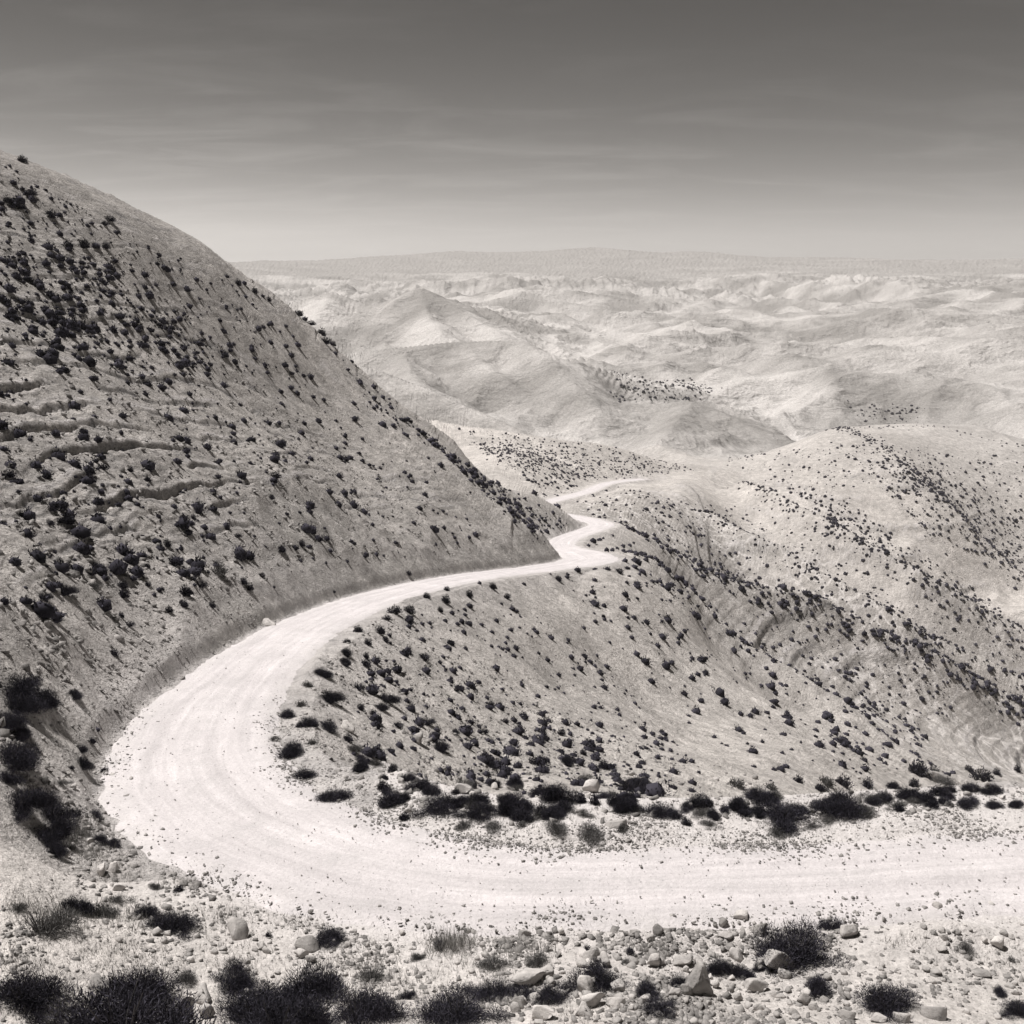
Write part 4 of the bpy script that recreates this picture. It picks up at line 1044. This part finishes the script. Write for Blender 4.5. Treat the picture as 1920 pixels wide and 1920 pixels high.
# ------------------------------------------------------------------ rocks
def ico(sub):
    import bmesh
    bm = bmesh.new(); bmesh.ops.create_icosphere(bm, subdivisions=sub, radius=1.0)
    V = np.array([v.co[:] for v in bm.verts]); Fc = np.array([[v.index for v in f.verts] for f in bm.faces]); bm.free()
    return V, Fc
ICO = {1: ico(1), 2: ico(2), 3: ico(3)}
def noise3(V, f, seed):
    return (gnoise(V[:, 0] * f + 3.3, V[:, 1] * f + V[:, 2] * f * .7, seed) + gnoise(V[:, 1] * f, V[:, 2] * f - V[:, 0] * f * .6 + 9.1, seed + 1) + gnoise(V[:, 2] * f + 5, V[:, 0] * f + V[:, 1] * .5 * f, seed + 2)) / 1.8
def rock_mesh(seed, sub, cuts=7, round_=.5):
    g = np.random.default_rng(seed); V, Fc = ICO[sub]; V = V.copy()
    for _ in range(cuts):                # knock flat faces off a ball
        n = g.normal(size=3); n /= np.linalg.norm(n); lim = g.uniform(.36, .74)
        d = V @ n; m = d > lim
        V[m] -= np.outer((d[m] - lim) * (1 - round_ * .25), n)
    V *= (1 + .05 * noise3(V, 1.7, seed) + (.05 * noise3(V, 4.5, seed + 7) if sub > 1 else 0))[:, None]
    V /= np.abs(V).max(0)
    me = mesh_from('rock', V * .5, Fc.ravel(), 3, M_ROCK)
    return me
BIG = [rock_mesh(300 + i, 3, 13, .0) for i in range(9)]
SMALL = [rock_mesh(330 + i, 2, 11, .0) for i in range(10)]
def add_rock(name, px, py, w, h, label, group, meshes, dep_ratio=.8, tilt=.25, bury=.2, col=None):
    i = ground_at(px, py + h * .36)
    x, y, z = VX_[i], VY_[i], VZ_[i]
    dep = y * cos(TILT) - z * sin(TILT); W = w / F * dep; H = h / F * dep
    o = link(name, meshes[rnd.randrange(len(meshes))], loc=(float(x), float(y) + W * .1, float(z) + H * (.5 - bury)),
             rot=(rnd.uniform(-tilt, tilt), rnd.uniform(-tilt, tilt), rnd.uniform(-.5, .5)), scale=(float(W), float(W * dep_ratio), float(H * 1.25)))
    dress(o, label, 'rock', group)
    return o
BOULDERS = [
    (450, 1743, 58, 38, 'smooth pale egg shaped boulder alone below the road at left', .05), (580, 1770, 54, 28, 'pale block leaning on the two headed dark shrub, left of centre', .2), (563, 1788, 28, 16, 'small pale stone left of the block by the two headed shrub', .2),
    (585, 1798, 26, 16, 'flat stone below the block by the two headed shrub', .2), (378, 1866, 44, 36, 'knobbly pale boulder right of the largest bottom left shrub', .2), (335, 1905, 62, 66, 'tall pointed grey boulder in front of the largest bottom left shrub', .2),
    (384, 1897, 34, 26, 'pale stone right of the tall pointed grey boulder', .2), (294, 1746, 22, 16, 'round white stone at the foot of the round left shrub', .2), (314, 1748, 20, 12, 'flat stone beside the round white stone, left foreground', .2),
    (180, 1846, 52, 22, 'long low boulder half hidden behind the largest bottom left shrub', .1), (104, 1856, 26, 16, 'small stone on the dark ground in the bottom left corner', .2), (72, 1878, 24, 16, 'small flat stone in the bottom left corner', .2),
    (1108, 1792, 34, 28, 'white block behind the dark shrub at bottom centre', .15), (1225, 1802, 32, 26, 'grey angular block below the road right of centre', .2), (1275, 1800, 46, 22, 'broad pale boulder with a shaded hollow behind it', .1),
    (989, 1836, 66, 28, 'long pale slab between two dark shrubs at bottom centre', .1), (1022, 1823, 32, 20, 'pale stone touching the long slab at bottom centre', .2), (1104, 1846, 42, 36, 'pointed brown boulder before the dark shrub at bottom centre', .25),
    (1156, 1851, 32, 20, 'rounded pale stone right of the pointed brown boulder', .15), (1110, 1876, 46, 28, 'angular slab below the pointed brown boulder', .25), (977, 1880, 34, 22, 'blocky pale stone at the bottom edge, centre', .2),
    (1158, 1880, 36, 24, 'tilted block in the rock field below the rounded pale stone', .3), (1264, 1857, 28, 22, 'round stone left of the pair by the big tilted slab', .15), (1290, 1857, 28, 26, 'round stone tucked under the big tilted slab', .15),
    (1312, 1842, 60, 62, 'big tilted slab standing in the rock field right of centre', .5), (1345, 1845, 20, 16, 'small pale stone right of the big tilted slab', .2), (1020, 1902, 50, 30, 'brown tilted slab at the bottom edge, centre', .35),
    (1095, 1897, 40, 22, 'flat broken block at the bottom edge, right of the brown slab', .2), (1587, 1743, 44, 34, 'pale round boulder at the right end of the biggest right hand shrub', .1), (1390, 1720, 36, 20, 'pair like brown boulder on the near edge of the road', .2),
    (1355, 1730, 20, 20, 'small upright stone left of the brown boulder at the road edge', .2), (1425, 1743, 32, 24, 'grey stone behind the biggest right hand shrub', .2), (1360, 1752, 32, 14, 'long low stone below the road edge, left of the biggest right hand shrub', .1),
    (1383, 1788, 32, 24, 'smooth pale boulder left of the biggest right hand shrub', .1), (1467, 1806, 66, 40, 'largest boulder, broken faced, below the biggest right hand shrub', .3), (1427, 1804, 26, 20, 'pale stone left of the largest broken boulder', .2),
    (1420, 1850, 48, 26, 'smooth loaf shaped stone in the rock field', .1), (1507, 1870, 30, 34, 'pale pointed stone left of the small shrub at bottom right', .3), (1762, 1702, 26, 18, 'dark pointed rock on the road edge at right', .2),
    (1858, 1695, 18, 12, 'small brown stone by the earth bank at far right', .2), (1767, 1778, 24, 13, 'pale egg shaped stone with a dark tuft beside it at right', .05), (1740, 1817, 22, 10, 'flat dark edged stone at right', .1), (1757, 1822, 24, 14, 'brown stone beside the flat dark edged one', .2),
    (1870, 1768, 28, 22, 'weathered grey stone near the right edge', .2), (1843, 1824, 50, 10, 'long thin rock shelf at right', .05), (1757, 1900, 52, 26, 'square pale block at bottom right', .2), (1693, 1910, 38, 22, 'pale rough block below the round bottom right shrub', .2), (1647, 1908, 36, 20, 'low block at the bottom edge left of the pale rough one', .2),
    (1590, 1904, 34, 20, 'rounded block at the bottom edge, left of the round shrub', .2), (1757, 1458, 58, 22, 'long leaning slab on the verge crest at right', .35), (868, 1480, 40, 20, 'flat topped slab in the verge thicket, left part', .3), (888, 1488, 16, 10, 'small stone beside the flat slab in the verge thicket', .2),
    (1110, 1477, 38, 26, 'rounded grey boulder in the verge thicket, middle', .15), (500, 1168, 36, 14, 'white oblong boulder on the outer edge of the road past the bend', .05), (780, 1383, 34, 20, 'grey rock on the slope inside the bend', .2), (650, 1363, 36, 16, 'pale rock beside dark shrubs inside the bend', .2),
    (186, 1632, 28, 26, 'pale upright rock on the outer lip of the bend', .2), (212, 1627, 34, 22, 'grey rock beside the pale upright one on the lip of the bend', .2), (224, 1664, 28, 14, 'low pale rock at the left end of the road edge', .1), (121, 1600, 22, 16, 'rock in the left ditch below the dark shrubs', .2),
    (985, 1752, 28, 16, 'pale stone below the road at centre, left of a small dark one', .2), (1054, 1747, 16, 14, 'small dark stone below the road at centre', .2), (1258, 1720, 20, 9, 'small dark stone lying on the near road edge', .1), (1235, 1745, 22, 20, 'brown stone below the near road edge right of centre', .2),
    (1218, 1759, 18, 12, 'small brown stone left below the one at the road edge', .2), (1160, 1545, 44, 16, 'low pale mound of rock at the gravel edge', .05),
]
for px, py, w, h, lb, tl in BOULDERS:
    add_rock('boulder' if w >= 28 else 'stone', px, py, w, h, lb, 'rocks of the foreground' if py > 1600 else 'rocks by the bend and verge', BIG if w > 24 else SMALL, tilt=tl)
# loose stones one can still tell apart
SZ = [  # outline box, count, size range px, phrase
    ((960, 1780, 1560, 1918), 120, (11, 28), 'loose pale stone in the rock field at the bottom right of centre', 'stones of the rock field'),
    ((1560, 1730, 1915, 1918), 46, (9, 20), 'scattered pale stone on the bare ground at bottom right', 'stones at bottom right'),
    ((560, 1740, 960, 1900), 44, (9, 20), 'small pale stone among faded weeds left of bottom centre', 'stones left of bottom centre'),
    ((10, 1760, 560, 1915), 30, (9, 20), 'small pale stone between the dark shrubs at bottom left', 'stones at bottom left'),
    ((640, 1440, 1900, 1530), 34, (9, 17), 'small pale stone among the verge shrubs', 'stones among the verge shrubs'),
    ((110, 1420, 260, 1660), 16, (9, 16), 'small stone along the outer edge of the bend', 'stones along the outer bend'),
]
MARKS = [(450, 1743, 'the smooth pale egg shaped boulder'), (595, 1765, 'the two headed dark shrub'), (335, 1905, 'the tall pointed grey boulder'), (233, 1880, 'the largest bottom left shrub'), (320, 1722, 'the round left shrub by the road'),
    (50, 1845, 'the wide corner shrub at bottom left'), (490, 1880, 'the bottom thicket left of centre'), (680, 1880, 'the right end of the bottom left thicket'), (857, 1880, 'the broad dome shrub at bottom'), (820, 1770, 'the little black shrub by the pale plume'),
    (700, 1800, 'the faded weeds left of centre'), (989, 1836, 'the long pale slab'), (1104, 1846, 'the pointed brown boulder'), (1108, 1792, 'the white block'), (1225, 1802, 'the grey angular block'), (1312, 1842, 'the big tilted slab'), (1240, 1880, 'the ball shaped shrub'),
    (1020, 1902, 'the brown tilted slab'), (1158, 1880, 'the tilted block in the rock field'), (1467, 1806, 'the largest broken boulder'), (1420, 1850, 'the loaf shaped stone'), (1507, 1870, 'the pale pointed stone'), (1383, 1788, 'the smooth boulder beside the biggest shrub'),
    (1540, 1845, 'the small bottom right shrub'), (1663, 1866, 'the round bottom right shrub'), (1757, 1900, 'the square block at bottom right'), (1767, 1778, 'the pale egg shaped stone at right'), (1843, 1824, 'the thin rock shelf'), (1590, 1743, 'the pale round boulder at right'), (1870, 1768, 'the weathered stone near the right edge'),
    (1910, 1890, 'the corner shrub at bottom right'), (1580, 1495, 'the largest verge shrub'), (1467, 1515, 'the wide mound shrub on the verge'), (1757, 1458, 'the leaning slab on the verge'), (868, 1480, 'the flat slab in the verge thicket'), (1110, 1477, 'the grey boulder in the verge thicket'),
    (1240, 1510, 'the middle of the verge thicket'), (1860, 1500, 'the right end of the verge'), (740, 1490, 'the left end of the verge thicket'), (980, 1500, 'the verge shrubs inside the bend'), (186, 1632, 'the upright rock on the bend lip'), (180, 1525, 'the dark shrub at the outer road edge'), (180, 1440, 'the foot of the left bank')]
LOOSE = {}
for (x0, y0, x1, y1), n, (s0, s1), ph, gr in SZ:
    for _ in range(n):
        w = s0 + (s1 - s0) * rnd.random() ** 2
        px, py = rnd.uniform(x0, x1), rnd.uniform(y0, y1)
        o = add_rock('stone', px, py, w, w * rnd.uniform(.5, .8), ph, gr, SMALL, dep_ratio=rnd.uniform(.7, 1.2), tilt=.5, bury=.25)
        mx, my, mn = min(MARKS, key=lambda q: (q[0] - px) ** 2 + (1.6 * (q[1] - py)) ** 2)
        a, b_ = px - mx, 1.6 * (py - my)
        rel = ('left of' if a < 0 else 'right of') if abs(a) > abs(b_) else ('behind' if b_ < 0 else 'in front of')
        LOOSE.setdefault((mn, rel), []).append((w, o))
for (mn, rel), os_ in LOOSE.items():
    os_.sort(key=lambda q: -q[0]); n = len(os_)
    for k_, (w, o) in enumerate(os_):
        size = 'loose stone' if n == 1 else ('largest loose stone' if k_ == 0 else ('smallest loose stone' if k_ == n - 1 else '%s largest loose stone' % ORD[k_]))
        o['label'] = '%s %s %s' % (size, rel, mn)

# gravel and rubble: far too many to count
def gravel():
    base = np.array([(-1, -1, -1), (1, -1, -1), (1, 1, -1), (-1, 1, -1), (-1, -1, 1), (1, -1, 1), (1, 1, 1), (-1, 1, 1)], float) * .62
    fc = np.array([(4, 5, 6, 7), (0, 1, 5, 4), (1, 2, 6, 5), (2, 3, 7, 6), (3, 0, 4, 7)])
    xs = []; ys = []; ss = []
    inview = (VPX > -60) & (VPX < 1980)
    def take(mask, n, s0, s1, pw=2.5, clump=True):
        c = np.where(mask & inview)[0]
        if len(c) == 0: return
        p = (VR_[c] ** 1.0)
        if clump: p = p * (.15 + sstep(-.2, .4, gnoise(VX_[c] / 2.1, VY_[c] / 2.1, 88)))
        ch = nrs.choice(c, n, p=p / p.sum())
        xs.append(VX_[ch] + nrs.normal(size=n) * .15); ys.append(VY_[ch] + nrs.normal(size=n) * .15); ss.append(s0 + (s1 - s0) * nrs.random(n) ** pw)
    take((VS_ > 0) & (VE_ > .3) & (VR_ < 32) & (VPY > 1650), 12500, .015, .18, 6.0)
    take((VS_ > 0) & (VE_ > .3) & (VR_ < 32) & (VPY > 1750) & (VPX > 930) & (VPX < 1600), 8000, .02, .22, 6.0)
    take((VS_ < 0) & (VE_ > -.3) & (VE_ < 5) & (VR_ < 40), 9000, .02, .10)
    take((VE_ > -.9) & (VE_ < .9) & (VR_ < 45), 6000, .02, .13, 3.5)
    take((VE_ < 0) & (VR_ < 60), 1300, .02, .07, 2.0, False)
    take((VS_ > 0) & (VE_ > .2) & (VE_ < 3) & (VR_ < 70) & (VPX < 620) & (VPY < 1700), 3000, .03, .26, 4.0)
    take((VS_ < 0) & (VE_ > 1) & (VR_ < 75), 5000, .04, .32, 4.0)
    take((VS_ > 0) & (VE_ > 2) & (VR_ > 30) & (VR_ < 130), 6500, .06, .55, 4.0)
    x = np.concatenate(xs); y = np.concatenate(ys); s_ = np.concatenate(ss)
    z, e, side, cut, _ = land(x, y)
    z = np.where(e < 0, z + .075, z)
    n = len(x)
    V = base[None] * (s_[:, None, None] * nrs.uniform(.30, .72, (n, 8, 3))) * np.stack([nrs.uniform(.8, 1.4, n), nrs.uniform(.5, 1.1, n), nrs.uniform(.2, .65, n)], -1)[:, None, :]
    ang = nrs.random(n) * 6.283; c_, q_ = np.cos(ang)[:, None], np.sin(ang)[:, None]
    VX2 = V[..., 0] * c_ - V[..., 1] * q_; VY2 = V[..., 0] * q_ + V[..., 1] * c_
    V = np.stack([VX2 + x[:, None], VY2 + y[:, None], V[..., 2] + nrs.normal(size=(n, 8)) * s_[:, None] * .10 + V[..., 0] * nrs.normal(size=(n, 1)) * .25 + z[:, None] + s_[:, None] * .06], -1)
    Fc = (fc[None] + (np.arange(n) * 8)[:, None, None]).ravel()
    me = mesh_from('gravel', V.reshape(-1, 3), Fc, 4, M_ROCK)
    a = me.attributes.new('chip_tone', 'FLOAT', 'POINT'); a.data.foreach_set('value', np.repeat(nrs.random(n) ** 1.3, 8).astype(np.float32))  # each chip's own stone colour, varied at random
    dress(link('gravel', me), 'loose gravel and rubble strewn over the ground', 'gravel', kind='stuff')
gravel()

# ------------------------------------------------------------------ air
def build_haze():
    X0, X1, Y0, Y1, Z0, Z1 = -16400., 16400., -60., 17100., float(GZ.min()) - 20, float(GZ.max()) + 30
    V = [(x, y, z) for z in (Z0, Z1) for x, y in ((X0, Y0), (X1, Y0), (X1, Y1), (X0, Y1))]
    me = mesh_from('haze', V, [0, 3, 2, 1, 4, 5, 6, 7, 0, 1, 5, 4, 1, 2, 6, 5, 2, 3, 7, 6, 3, 0, 4, 7], 4)
    m = bpy.data.materials.new('desert_haze'); m.use_nodes = True; t = m.node_tree; t.nodes.clear()
    out = N(t, 'ShaderNodeOutputMaterial'); v = N(t, 'ShaderNodeVolumePrincipled')
    v.inputs['Color'].default_value = (.93, .91, .89, 1); v.inputs['Density'].default_value = HAZE; v.inputs['Anisotropy'].default_value = 0.0
    t.links.new(v.outputs[0], out.inputs['Volume'])
    me.materials.append(m)
    dress(link('haze', me), 'pale haze in the desert air', 'haze', kind='stuff')
HAZE = 0.00008
build_haze()
